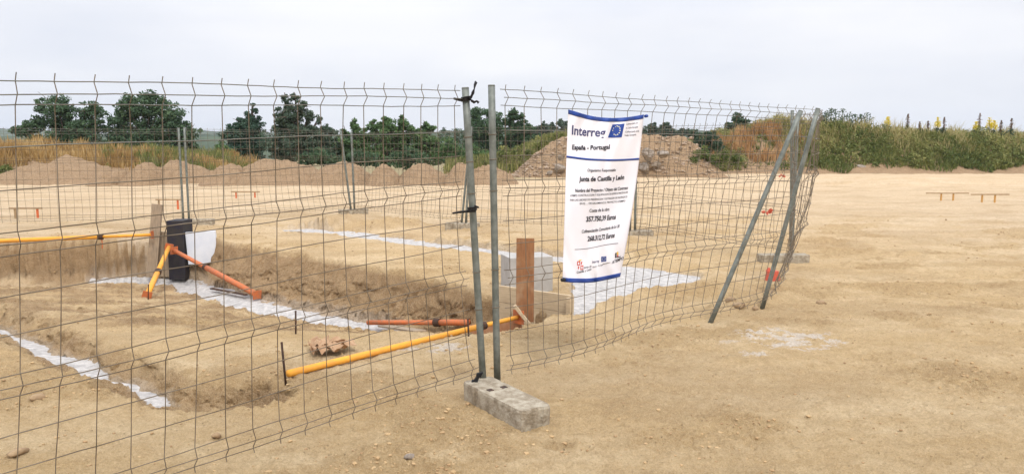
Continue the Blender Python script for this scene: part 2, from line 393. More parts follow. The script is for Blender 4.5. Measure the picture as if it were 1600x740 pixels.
# ------------------------------------------------------------------ ground: one sheet out to the horizon
def relief(X, Y, z):
    r = np.hypot(X, Y)
    steep = np.hypot(H1(X + .05, Y) - H1(X - .05, Y), H1(X, Y + .05) - H1(X, Y - .05)) / .1
    rough = sstep(.20, .55, steep)
    near = np.exp(-np.maximum(r - 14, 0) / 22)
    n = .022 * N1.f(X * .9, Y * .9, 3) + .011 * N2.f(X * 4.5, Y * 4.5, 3) + .0075 * N3.f(X * 16, Y * 16, 4, .65) * near + .0042 * N2.f(X * 48, Y * 48, 2, .7) * np.exp(-np.maximum(r - 4, 0) / 4)
    pit = sstep(-.02, -.3, z)
    lumpy = sstep(.05, .35, N4.f(X * .7, Y * .9, 3))          # scattered trodden, clodded patches
    n = n + lumpy * (.022 * np.abs(N2.f(X * 7, Y * 7, 3)) + .010 * N3.f(X * 24, Y * 24, 2)) * near
    n = n + rough * (1 - .85 * sstep(.8, 1.8, steep)) * (.03 * N1.f(X * 1.6 + 5, Y * 1.6, 4, .6) + .025 * np.abs(N3.f(X * 5.5, Y * 5.5, 4, .6)) + .015 * N2.f(X * 17, Y * 17, 3)) + pit * .010 * N4.f(X * 7, Y * 7, 3)
    # wheel ruts running roughly across, right of the fences
    k = N4.f(X * .08, Y * .35, 2)
    rut = np.sin((Y * 1.0 - X * .10 + 1.6 * k) * 2 * np.pi / 1.1)
    wr = sstep(2.2, 5, X) * sstep(6, 9, Y) * (1 - sstep(30, 40, Y))
    n = n + wr * .022 * np.sign(rut) * np.abs(rut) ** 2 * (1 + .8 * N2.f(X * 3, Y * 7, 2))
    for pl, h, wd in RIDGES:
        d = poly_dist(X, Y, pl) + .06 * N1.f(X * 2, Y * 2, 2)
        n = n + h * np.exp(-(d / wd) ** 2) * (1 + .5 * N2.f(X * 5, Y * 5, 2)) - .4 * h * np.exp(-((d - 2.1 * wd) / wd) ** 2)
    return n, rough
RIDGES = [([z0(1255, 373), z0(1330, 382), z0(1400, 398), z0(1450, 405)], .035, .16), ([z0(1270, 286), z0(1400, 289), z0(1620, 284), z0(1900, 284)], .10, .35),
          ([z0(1270, 278), z0(1400, 281), z0(1620, 277), z0(1900, 277)], .08, .3), ([z0(1080, 416), z0(1125, 433), z0(1105, 450)], .05, .18),
          ([z0(940, 476), z0(1050, 452), z0(1150, 452)], .045, .14), ([z0(700, 374), z0(790, 384), z0(880, 393), z0(1020, 400)], .07, .3),
          ([z0(1120, 482), z0(1190, 470), z0(1235, 462)], .04, .10), ([z0(500, 352), z0(560, 350), z0(640, 352)], .12, .4),
          ([z0(420, 356), z0(470, 351), z0(530, 351)], .07, .3),
          ([z0(1290, 318), z0(1400, 321), z0(1640, 333)], .030, .14), ([z0(1300, 337), z0(1450, 345), z0(1640, 364)], .028, .12),
          ([z0(1340, 393), z0(1450, 404), z0(1640, 438)], .022, .09), ([z0(1330, 412), z0(1440, 424), z0(1640, 462)], .022, .09),
          ([z0(1010, 545), z0(1250, 575), z0(1640, 650)], .014, .06), ([z0(960, 590), z0(1200, 630), z0(1640, 730)], .012, .05)]
def warp(X, Y):
    a = (1 - sstep(20, 26, np.hypot(X, Y))) * (.15 + .85 * sstep(-6.2, -5.0, X))
    return X + a * (.045 * N3.f(X * 1.5, Y * 1.5, 4, .6) + .008 * N2.f(X * 8, Y * 8, 2)), Y + a * (.07 * N1.f(X * 1.6 + 9, Y * 1.6, 4, .6) + .008 * N4.f(X * 8, Y * 8, 2))
def ground():
    front = np.radians(np.linspace(-46, 46, 1250))
    rest = np.radians(np.linspace(46, 314, 90)[1:-1])
    az = np.concatenate([front, rest])
    rr = np.concatenate([[.05], np.geomspace(.6, 2.2, 14)[:-1], np.geomspace(2.2, 7.6, 560)[:-1], np.geomspace(7.6, 14.5, 520)[:-1], np.geomspace(14.5, 42, 190)[:-1], np.geomspace(42, 1500, 60)])
    A, RR = np.meshgrid(az, rr); X = RR * np.sin(A); Y = RR * np.cos(A)
    Xw, Yw = warp(X, Y); z = H1(Xw, Yw); kw = H0.k; n, rough = relief(X, Y, z)
    m = masks(X, Y); m = m + .6 * sstep(.02, .06, kw) * (1 - sstep(.34, .50, kw)); carve = (1 - sstep(-.03, .03, m))
    n = n * (1 - carve * .9)
    fade = 1 - sstep(60, 120, RR)
    zz = z + n * fade - .075 * carve
    veg = np.clip(sstep(34, 37, Y) * (1 - sstep(-2, 4, X)) + sstep(46, 50, Y), 0, 1)
    zz = zz - sstep(33.5, 40, Y) * 1.2 * (1 - sstep(-7, -3, X)) - sstep(42, 140, Y) * 1.6 * (1 - sstep(5, 30, X)) - sstep(60, 160, Y) * 2      # the land falls away behind the site
    # the cut faces: broken lumps and hollows pushed in and out of the wall
    wl = sstep(.02, .25, kw) * (1 - sstep(.9, 1.3, kw)) * sstep(-.02, -.12, z)
    dx = wl * (.03 * N1.f(Y * 2.3 + 4, zz * 4.5 + X, 3) + .015 * N2.f(Y * 8, zz * 11 + X * 3, 3))
    dy = wl * (.075 * N3.f(X * 1.6 + 7, zz * 4.2 + Y * .6, 4, .5) + .035 * np.abs(N4.f(X * 6.5, zz * 9 + Y * 2, 4, .6)) + .012 * N2.f(X * 19, zz * 24, 2))
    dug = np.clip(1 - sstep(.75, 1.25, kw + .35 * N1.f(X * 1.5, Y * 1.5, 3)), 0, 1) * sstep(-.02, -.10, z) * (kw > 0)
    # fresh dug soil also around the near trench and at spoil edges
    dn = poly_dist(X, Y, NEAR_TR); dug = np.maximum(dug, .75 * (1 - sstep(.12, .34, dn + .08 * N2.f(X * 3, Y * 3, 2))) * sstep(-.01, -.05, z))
    dug = np.maximum(dug, .26 * sstep(.05, .5, N4.f(X * .5 + 3, Y * .9, 4)) * (Y < 30))
    far = sstep(8.5, 22, RR + 1.8 * N1.f(X * .2, Y * .4, 3)) * (1 - .0 * X)
    def blob(px, py, rx, ry):
        c = z0(px, py); q = ((X - c[0]) / rx) ** 2 + ((Y - c[1]) / ry) ** 2
        return .85 * sstep(.45, .95, np.exp(-q) * (1.0 + 1.7 * N2.f(X * 5, Y * 9, 6, .75)))
    pale = np.maximum.reduce([blob(1235, 529, .42, .33), blob(1180, 552, .16, .07) * .8, blob(1165, 535, .2, .08) * .5, blob(680, 543, .3, .14) * .9, blob(690, 490, .01, .01)])
    pale = np.maximum(pale, .3 * (1 - sstep(0, .05, m)))
    moist = sstep(.02, .55, N4.f(X * .7, Y * .9, 3) + .35 * N2.f(X * 3, Y * 3.6, 4, .65)) * (1 - sstep(14, 24, RR))
    V = np.stack([X + dx, Y + dy, zz + wl * .03 * N1.f(X * 9, Y * 9 + zz * 9, 3)], -1).reshape(-1, 3)
    Fq = grid_faces(len(rr), len(az), True)[:, ::-1]
    me = npmesh('ground', V, Fq, True, dict(dug=dug.ravel(), far=far.ravel(), pale=pale.ravel(), veg=veg.ravel(), moist=moist.ravel()))
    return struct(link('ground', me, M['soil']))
ground()
def gz(x, y):
    X = np.array([x]); Y = np.array([y]); z = H1(X, Y); return float(z[0] + relief(X, Y, z)[0][0])
def G(px, py):
    """ground point seen at that place of the photograph"""
    p = on(px, py, H1); return Vector((p.x, p.y, gz(p.x, p.y)))

def ribbon(name, pts, wd, label, dz=-.034):
    P = []; W = []
    for i in range(len(pts) - 1):
        n = max(2, int(math.dist(pts[i], pts[i + 1]) / .08))
        for k in range(n): f = k / n; P.append((pts[i][0] + (pts[i + 1][0] - pts[i][0]) * f, pts[i][1] + (pts[i + 1][1] - pts[i][1]) * f)); W.append(wd[i] + (wd[i + 1] - wd[i]) * f)
    P.append(pts[-1]); W.append(wd[-1]); P = np.array(P); W = np.array(W) + .10
    T = np.gradient(P, axis=0)
    for _ in range(6): T[1:-1] = (T[:-2] + T[1:-1] + T[2:]) / 3
    T /= np.linalg.norm(T, axis=1)[:, None]; Nn = np.stack([-T[:, 1], T[:, 0]], -1)
    s = np.linspace(-1, 1, 9); Q = P[:, None, :] + Nn[:, None, :] * (s[None, :, None] * W[:, None, None])
    X, Y = Q[..., 0], Q[..., 1]; zc = H1(P[:, 0], P[:, 1])
    z = np.minimum(H1(X, Y), zc[:, None] + .02) + dz + .006 * N1.f(X * 4, Y * 4, 3)
    me = npmesh(name, np.stack([X, Y, z], -1).reshape(-1, 3), grid_faces(len(P), 9), True)
    return tag(link(name, me, M['blinding']), label, 'concrete strip', 'pale concrete strips poured along the trenches')
ribbon('concrete_strip', NEAR_STRIP, NEAR_W, 'short ragged pale concrete strip in the shallow trench, lower left')
ribbon('concrete_strip', MAIN_STRIP, MAIN_W, 'pale concrete strip along the foot of the steep cut bank')
ribbon('concrete_strip', SIDE_STRIP, [.35, .25, .18, .05], 'thin concrete strip at the foot of the far left trench wall')
ribbon('concrete_strip', BACK_STRIP, BACK_W, 'long thin white concrete strip across the top of the bank')
def slab():
    c = np.mean(np.array(SLAB), 0); P = [tuple(c + (np.array(p) - c) * 1.04) for p in SLAB]
    xs = np.linspace(min(p[0] for p in P), max(p[0] for p in P), 70); ys = np.linspace(min(p[1] for p in P), max(p[1] for p in P), 70)
    X, Y = np.meshgrid(xs, ys); ins = inside(X, Y, P)
    z = -.034 + .006 * N1.f(X * 4, Y * 4, 3)
    V = np.stack([X, Y, z], -1).reshape(-1, 3); Fq = grid_faces(70, 70); k = ins.ravel()[Fq].all(1)
    Fq = Fq[k]; used = np.unique(Fq); mp_ = -np.ones(len(V), int); mp_[used] = np.arange(len(used))
    tag(link('concrete_slab', npmesh('concrete_slab', V[used], mp_[Fq], True), M['blinding']), 'wide ragged patch of pale poured concrete right of the formwork planks', 'concrete slab')
slab()

# ------------------------------------------------------------------ fences
LARGE, SMALL = .174, .052
ROWS = [0.0]
for k in range(4):
    ROWS += [ROWS[-1] + SMALL, ROWS[-1] + 2 * SMALL]
    if k < 3: b = ROWS[-1]; ROWS += [b + LARGE, b + 2 * LARGE, b + 3 * LARGE]
HT = ROWS[-1]                                   # height of the wire mesh
def fence_mesh(S, L, parent, jit=.004, rad=.0026, kink=.03, sides=4, seed=0, step=.148, sample=5):
    """S(u, v) -> (point, normal); u along 0..1, v 0 at the top wire, 1 at the bottom wire"""
    r = random.Random(seed); mb = MB(); mt = MB(); n = max(4, round(L / step))
    top3 = set(ROWS[:4])
    def kk(i): return kink if i % 5 == 1 else 0
    for c in range(n + 1):
        u = (c + .3) / (n + .6); pts = []; ph = r.random() * 6
        vs = [(-.035, kink * .35)] + [(ROWS[i], kk(i)) for i in range(len(ROWS))] + [(HT + .03, kink * .35)]
        for v, k in vs:
            p, nn = S(u + jit * .8 * math.sin(v * 3.5 + ph) / L + r.gauss(0, jit * .15) / L, v / HT); pts.append(p + nn * (k + r.gauss(0, jit * .2)))
        (mb).tube(pts, rad, sides, False)
    for i, v in enumerate(ROWS):
        pts = []; m = (n + 1) * 2; off = r.random() * 9
        f1, f2, o1, o2 = r.uniform(5, 9), r.uniform(14, 22), r.random() * 6, r.random() * 6
        for c in range(m + 1):
            u = c / m; w1 = math.sin(u * f1 + o1) * .7 + math.sin(u * f2 + o2) * .5
            p, nn = S(u, (v + jit * w1 + r.gauss(0, jit * .12)) / HT)
            pts.append(p + nn * (kk(i) + rad * 1.6 + jit * .5 * math.sin(u * f2 + o1)))
        (mt if i in (0, 1, 2, 3) else mb).tube(pts, rad * 1.05, sides, False)
    o = mb.build('wire_mesh', M['wire'], parent, True); o.data.materials.append(M['wiretop'])
    base = len(mb.v); me = o.data
    # top wires, greyer than the rest
    o2 = mt.build('top_wires', M['wiretop'], parent, True)
    return o
def post(parent, p0, p1, rad=.0225, rings=True, bend=0, name='post'):
    mb = MB(); p0 = Vector(p0); p1 = Vector(p1); k = 7; ax = (p1 - p0)
    pts = [p0 + ax * (i / k) + Vector((1, 0, 0)) * bend * math.sin(math.pi * i / k) for i in range(k + 1)]
    mb.tube(pts, rad, 14)
    d = ax.normalized(); mb.tube([pts[-1] - d * .002, pts[-1] + d * .006], [rad * 1.03, rad * .92], 14)
    o = mb.build(name, M['galv'], parent, True)
    if rings:
        for i in (3, 4, 6, 10, 13):
            v = ROWS[i] / HT; c = p1 + (p0 - p1) * (.03 + .92 * v)
            a = d.orthogonal().normalized(); b = d.cross(a)
            MB().tube([c + (a * math.cos(t) + b * math.sin(t)) * (rad + .0025) + d * (.004 * t / 6) for t in [x * 2 * math.pi / 12 for x in range(14)]], .0028, 4).build('wire_ring', M['wire'], o)
    return o
def ruled(tl, tr, bl, br, bulge=None):
    tl, tr, bl, br = map(Vector, (tl, tr, bl, br))
    def S(u, v):
        p = (tl * (1 - u) + tr * u) * (1 - v) + (bl * (1 - u) + br * u) * v
        n = (tr - tl).cross(bl - tl).normalized()
        if n.y > 0: n = -n
        if bulge: p = p + bulge(u, v, n)
        return p, n
    return S
GRP = 'galvanised wire mesh fence panels round the dig'
# near left panel A
P1t, P1b = at_y(727, 138, 4.68), at_z(755, 597, .08)
TLa, BLa = at_y(0, 124.7, 2.86), at_y(0, 835, 2.86)
ta, ba = at_y(718, 141, 4.68), at_y(744, 582, 4.66)
k = 3.5 / (TLa - ta).length
ftl, fbl = ta + (TLa - ta) * k, ba + (BLa - ba) * k
ftl.z = 1.80; fbl.z = .03
fa = empty('fence_panel', (ftl + ta) / 2 * Vector((1, 1, 0)) if False else Vector(((ftl.x + ta.x) / 2, (ftl.y + ta.y) / 2, 0)), 'nearest mesh fence panel, cut off by the left edge, before the trench', 'fence panel', GRP)
def child_fix(root):
    for ch in root.children: ch.matrix_parent_inverse = Matrix.Translation(-root.location)
def wob(a, f, ph=0): return lambda u, v, n: n * (a * math.sin(u * f + ph) * math.sin(math.pi * min(max(v, 0), 1)))
fence_mesh(ruled(ftl, ta, fbl, ba, wob(.05, 5)), 3.5, fa, seed=3, jit=.006, rad=.0023, step=.1405)
post(fa, P1b, P1t); post(fa, Vector((fbl.x - .05, fbl.y - .04, 0)), Vector((ftl.x - .05, ftl.y - .04, 1.95))); child_fix(fa)
# near right panel B, its far end hangs on the leaning pole
P2t, P2b = at_y(768, 134, 4.74), at_z(777, 594, .08)
Db = G(1190, 480); Dt = at_y(1278, 170, 7.3)
tb0, bb0 = at_y(777, 140.5, 4.76), at_y(787, 577, 4.76)
tb1, bb1 = at_y(1274, 171.5, 7.22), at_y(1196, 466, 7.1)
fb = empty('fence_panel', (1.5, 6.1, 0), 'mesh fence panel that carries the white banner', 'fence panel', GRP)
SB = ruled(tb0, tb1, bb0, bb1, lambda u, v, n: n * (.07 * math.sin(u * 9) * v + .03 * math.sin(u * 5 + 1)))
fence_mesh(SB, (tb1 - tb0).length, fb, seed=5, jit=.006, rad=.0023, kink=.034)
post(fb, P2b, P2t); post(fb, Db - Vector((0, 0, .03)), Dt, rings=False); child_fix(fb)
# right hand return panel, buckled
Cb = G(1108, 503); Ct = at_y(1251, 174, 6.95)
Et, Eb = at_y(1238, 173, 10.25), at_z(1236, 401, .08)
fr = empty('fence_panel', (3.3, 9, 0), 'buckled mesh panel seen almost edge on behind the leaning poles', 'fence panel', GRP)
def bulge_r(u, v, n):
    vv = min(max(v, 0), 1)
    return Vector((1, 0, 0)) * ((.10 * (1 - vv) + .14 * math.sin(math.pi * vv)) * math.sin(math.pi * min(1, u * 1.25 + .05) if u < .8 else math.pi)
                                + .02 * math.sin(u * 23 + 9 * vv))
SR = ruled(at_y(1277, 176, 7.35), at_y(1240, 182, 10.2), at_y(1204, 464, 7.25), at_y(1237, 398, 10.2), bulge_r)
fence_mesh(SR, 3.1, fr, seed=6, jit=.01, rad=.0028, kink=.03)
post(fr, Cb - Vector((0, 0, .03)), Ct, rings=False); post(fr, Eb, Et); child_fix(fr)
# back panels
def feet(px, py): return at_z(px, py, .08)
NODES = [(Eb + Vector((-.10, .03, 0)), at_y(1243, 176, 10.3)), (feet(987, 361), None), (feet(722, 348), at_y(738, 203, 0) if False else None), (feet(551, 328), None), (feet(292, 344), None), None]
nd = [Eb + Vector((.07, .05, 0)), feet(989, 361), feet(724, 349), feet(552, 329), feet(291, 344)]
d = nd[4]; nd.append(at_z(0 - 30, 352, .08)); nd.append(nd[5] + Vector((-3.2, -1.2, 0)))
BL = ['mesh panel at the back, right of the banner, ending at the leaning poles', 'back mesh panel between the banner and the close pair of grey posts',
      'back mesh panel just left of the close pair of grey posts, before low spoil heaps', 'back mesh panel behind the dark pier, towards the leaning far posts',
      'far left back mesh panel with two batter boards behind it']
LEAN = {2: (Vector((.20, 0, 0)), Vector((.12, 0, 0))), 3: (Vector((-.20, 0, 0)), Vector((-.03, 0, 0)))}
for i in range(5):
    a, b = nd[i], nd[i + 1]; dr = (b - a); dr.z = 0; L = dr.length; dr.normalize()
    a2, b2 = a + dr * .055, b - dr * .055
    z = 1.95 + .03 * math.sin(i * 2.3)
    la = LEAN.get(i, (Vector(),) * 2)[0]; lb = LEAN.get(i + 1, (Vector(),) * 2)[1]
    at_, bt = Vector((a2.x, a2.y, z)) + la, Vector((b2.x, b2.y, z)) + lb
    root = empty('fence_panel', Vector(((a.x + b.x) / 2, (a.y + b.y) / 2, 0)), BL[i], 'fence panel', GRP)
    fence_mesh(ruled(at_ - Vector((0, 0, .03)), bt - Vector((0, 0, .03)), a2 + Vector((0, 0, .06)), b2 + Vector((0, 0, .06)), wob(.05, 4, i)), L, root, seed=20 + i, jit=.008, rad=.0031, sides=3, kink=.03)
    post(root, a2, at_, rings=False); post(root, b2, bt, rings=False); child_fix(root)

# concrete feet: dumb-bell shaped blocks with sockets
def block_profile():
    # half outline of the plan: length .68, width .21, lobed ends and a notch on each end face and side
    P = [(-.34, -.07), (-.335, -.095), (-.31, -.107), (-.20, -.107), (-.185, -.098), (-.17, -.107), (.29, -.107), (.325, -.10), (.34, -.08), (.342, -.045), (.326, -.032), (.326, .032), (.342, .045),
         (.34, .08), (.325, .10), (.29, .107), (-.17, .107), (-.185, .098), (-.20, .107), (-.31, .107), (-.335, .095), (-.34, .07), (-.327, .03), (-.327, -.03)]
    return P
def make_block(name, label, loc, rz, h=.115, tilt=0):
    P = block_profile(); n = len(P); r = random.Random(4)
    root = empty(name, loc, label, 'fence base', 'concrete feet under the fence posts', rz); root.rotation_euler = (tilt, 0, rz)
    vs = [(x * .985, y * .985, -.03) for x, y in P] + [(x, y, h - .014) for x, y in P] + [(x * .985, y * .965, h) for x, y in P]
    fs = [(i, (i + 1) % n, n + (i + 1) % n, n + i) for i in range(n)] + [(n + i, n + (i + 1) % n, 2 * n + (i + 1) % n, 2 * n + i) for i in range(n)]
    fs += [tuple(range(n))[::-1], tuple(range(2 * n, 3 * n))]
    mb = MB(); mb.add(vs, fs); o = mb.build('body', M['block'], root)
    for x, y in ((-.09, -.05), (-.09, .05)):
        MB().box((x, y, h + .0015), (.036, .036, .003)).build('socket', M['rust'], root)
    return root
bc = at_z(792, 616, .115)
b0 = at_z(757, 597, .115); b1 = at_z(824, 630, .115)
ang = math.atan2(b1.y - b0.y, b1.x - b0.x)
make_block('concrete_block', 'pitted grey concrete foot in the foreground holding the two near posts', ((b0.x + b1.x) / 2, (b0.y + b1.y) / 2, 0), ang)
def blk(i, j, rz, dx, dy, label, px=None):
    p = nd[i]; make_block('concrete_block', label, (p.x + dx, p.y + dy, gz(p.x + dx, p.y + dy) - .01), rz)
blk(0, 0, .02, -.16, 0, 'concrete foot behind the leaning poles, dusted pale on top')
blk(1, 0, .1, .02, .0, 'concrete foot just right of the hanging banner')
blk(2, 0, -.1, -.02, 0, 'brownish concrete foot seen left of the near twin posts')
blk(3, 0, .5, 0, 0, 'half buried concrete foot of the farthest leaning posts')
blk(4, 0, .1, .22, .0, 'concrete foot behind the dark pier')

# ------------------------------------------------------------------ straps and scraps on the fence
def strip_band(name, pts, wdt, m, label, cat, thick=.003, parent=None, group=None):
    mb = MB(); pts = [Vector(p) for p in pts]; r = random.Random(len(pts) * 7)
    vs = []; k = len(pts)
    for i, p in enumerate(pts):
        d = (pts[min(i + 1, k - 1)] - pts[max(i - 1, 0)]).normalized(); up = Vector((.3 * math.sin(i * 1.3), -.3, 1)).normalized()
        s = d.cross(up).cross(d).normalized() * wdt * (.6 + .4 * math.sin(i * 2.1) ** 2); nn = d.cross(s).normalized() * thick
        vs += [p + s + nn, p - s + nn, p - s - nn, p + s - nn]
    fs = [(4 * i + a, 4 * i + (a + 1) % 4, 4 * i + 4 + (a + 1) % 4, 4 * i + 4 + a) for i in range(k - 1) for a in range(4)] + [(3, 2, 1, 0), tuple(4 * (k - 1) + a for a in range(4))]
    mb.add(vs, fs); o = mb.build(name, m, parent)
    if parent is None: tag(o, label, cat, group)
    return o
TG = 'black plastic ties on the near post'
def wrap(c, ax, r, n=16, turns=1.2, rise=.01):
    a = ax.orthogonal().normalized(); b = ax.cross(a)
    return [c + (a * math.cos(t) + b * math.sin(t)) * r + ax * rise * t / 6 for t in [turns * 2 * math.pi * i / n for i in range(n + 1)]]
axA = (P1t - P1b).normalized()
c = at_y(728, 155, 4.68)
strip_band('plastic_tie', [at_y(709, 154, 4.67), at_y(718, 156, 4.65)] + wrap(c, axA, .027) + [at_y(736, 152, 4.63), at_y(739, 145, 4.62), at_y(741, 139, 4.62), at_y(742, 133, 4.62), at_y(744, 128, 4.63)], .010, M['black'], 'black plastic tie on top of the near post with one end sticking up', 'plastic tie', group=TG)
strip_band('plastic_tie', wrap(c - axA * .01, axA, .029, 12, .9) + [at_y(736, 157, 4.63), at_y(741, 160, 4.62), at_y(745, 158, 4.62), at_y(748, 161, 4.62)], .009, M['black'], 'short black tie tail hanging beside the top of the near post', 'plastic tie', group=TG)
c = at_y(738, 330, 4.67)
strip_band('plastic_tie', [at_y(707, 333, 4.66), at_y(720, 331, 4.64)] + wrap(c, axA, .028, 14, 1.8, .014) + [at_y(742, 322, 4.63), at_y(748, 324, 4.62)], .008, M['black'], 'black tie knotted halfway up the near post', 'plastic tie', group=TG)
c = at_z(743, 600, .10)
strip_band('plastic_tie', [c + Vector((-.02, 0, .0)), c + Vector((-.012, .01, .018)), c + Vector((.0, .0, .02)), c + Vector((.012, .0, .045)), c + Vector((.02, 0, .065)), c + Vector((.035, 0, .07)), c + Vector((.03, .01, .05))], .017, M['black'], 'black rubber tie lying on the foreground concrete foot', 'plastic tie', .006, group=TG)
def scrap(px, py, Y, s, label, blades=5):
    mb = MB(); c = at_y(px, py, Y); r = random.Random(int(px))
    for i in range(blades):
        a = r.random() * 6.28; dx = Vector((math.cos(a), r.uniform(-.3, .3), math.sin(a) * .7)) * s; w_ = Vector((-dx.z, 0, dx.x)) * .28
        q = c + Vector((r.uniform(-1, 1), r.uniform(-.5, .5), r.uniform(-1, 1))) * s * .2
        mb.add([q, q + dx * .6 + w_, q + dx + Vector((0, -.01, 0)), q + dx * .5 - w_, q + Vector((0, .004, 0)), q + dx * .6 + w_ + Vector((0, .004, 0)), q + dx + Vector((0, -.006, 0)), q + dx * .5 - w_ + Vector((0, .004, 0))], [(0, 1, 2, 3), (7, 6, 5, 4), (0, 4, 5, 1), (1, 5, 6, 2), (2, 6, 7, 3), (3, 7, 4, 0)])
    tag(mb.build('red_ribbon', M['redplastic']), label, 'ribbon', 'red plastic scraps on the fence')
scrap(1200, 331, 7.05, .055, 'red ribbon knotted on the mesh between the leaning poles', 7)
scrap(1221, 275, 9.0, .045, 'small red scrap high on the mesh beside the far post', 4)
tag((lambda mb: mb.build('red_plastic_cap', M['redplastic']))(MB().tube([at_y(1207, 437, 8.3), at_y(1207, 423, 8.3)], [.085, .065], 10).tube([at_y(1200, 424, 8.3), at_y(1202, 418, 8.3)], [.03, .012], 6)), 'red orange plastic cap low on the mesh beside the leaning pole', 'plastic cap')

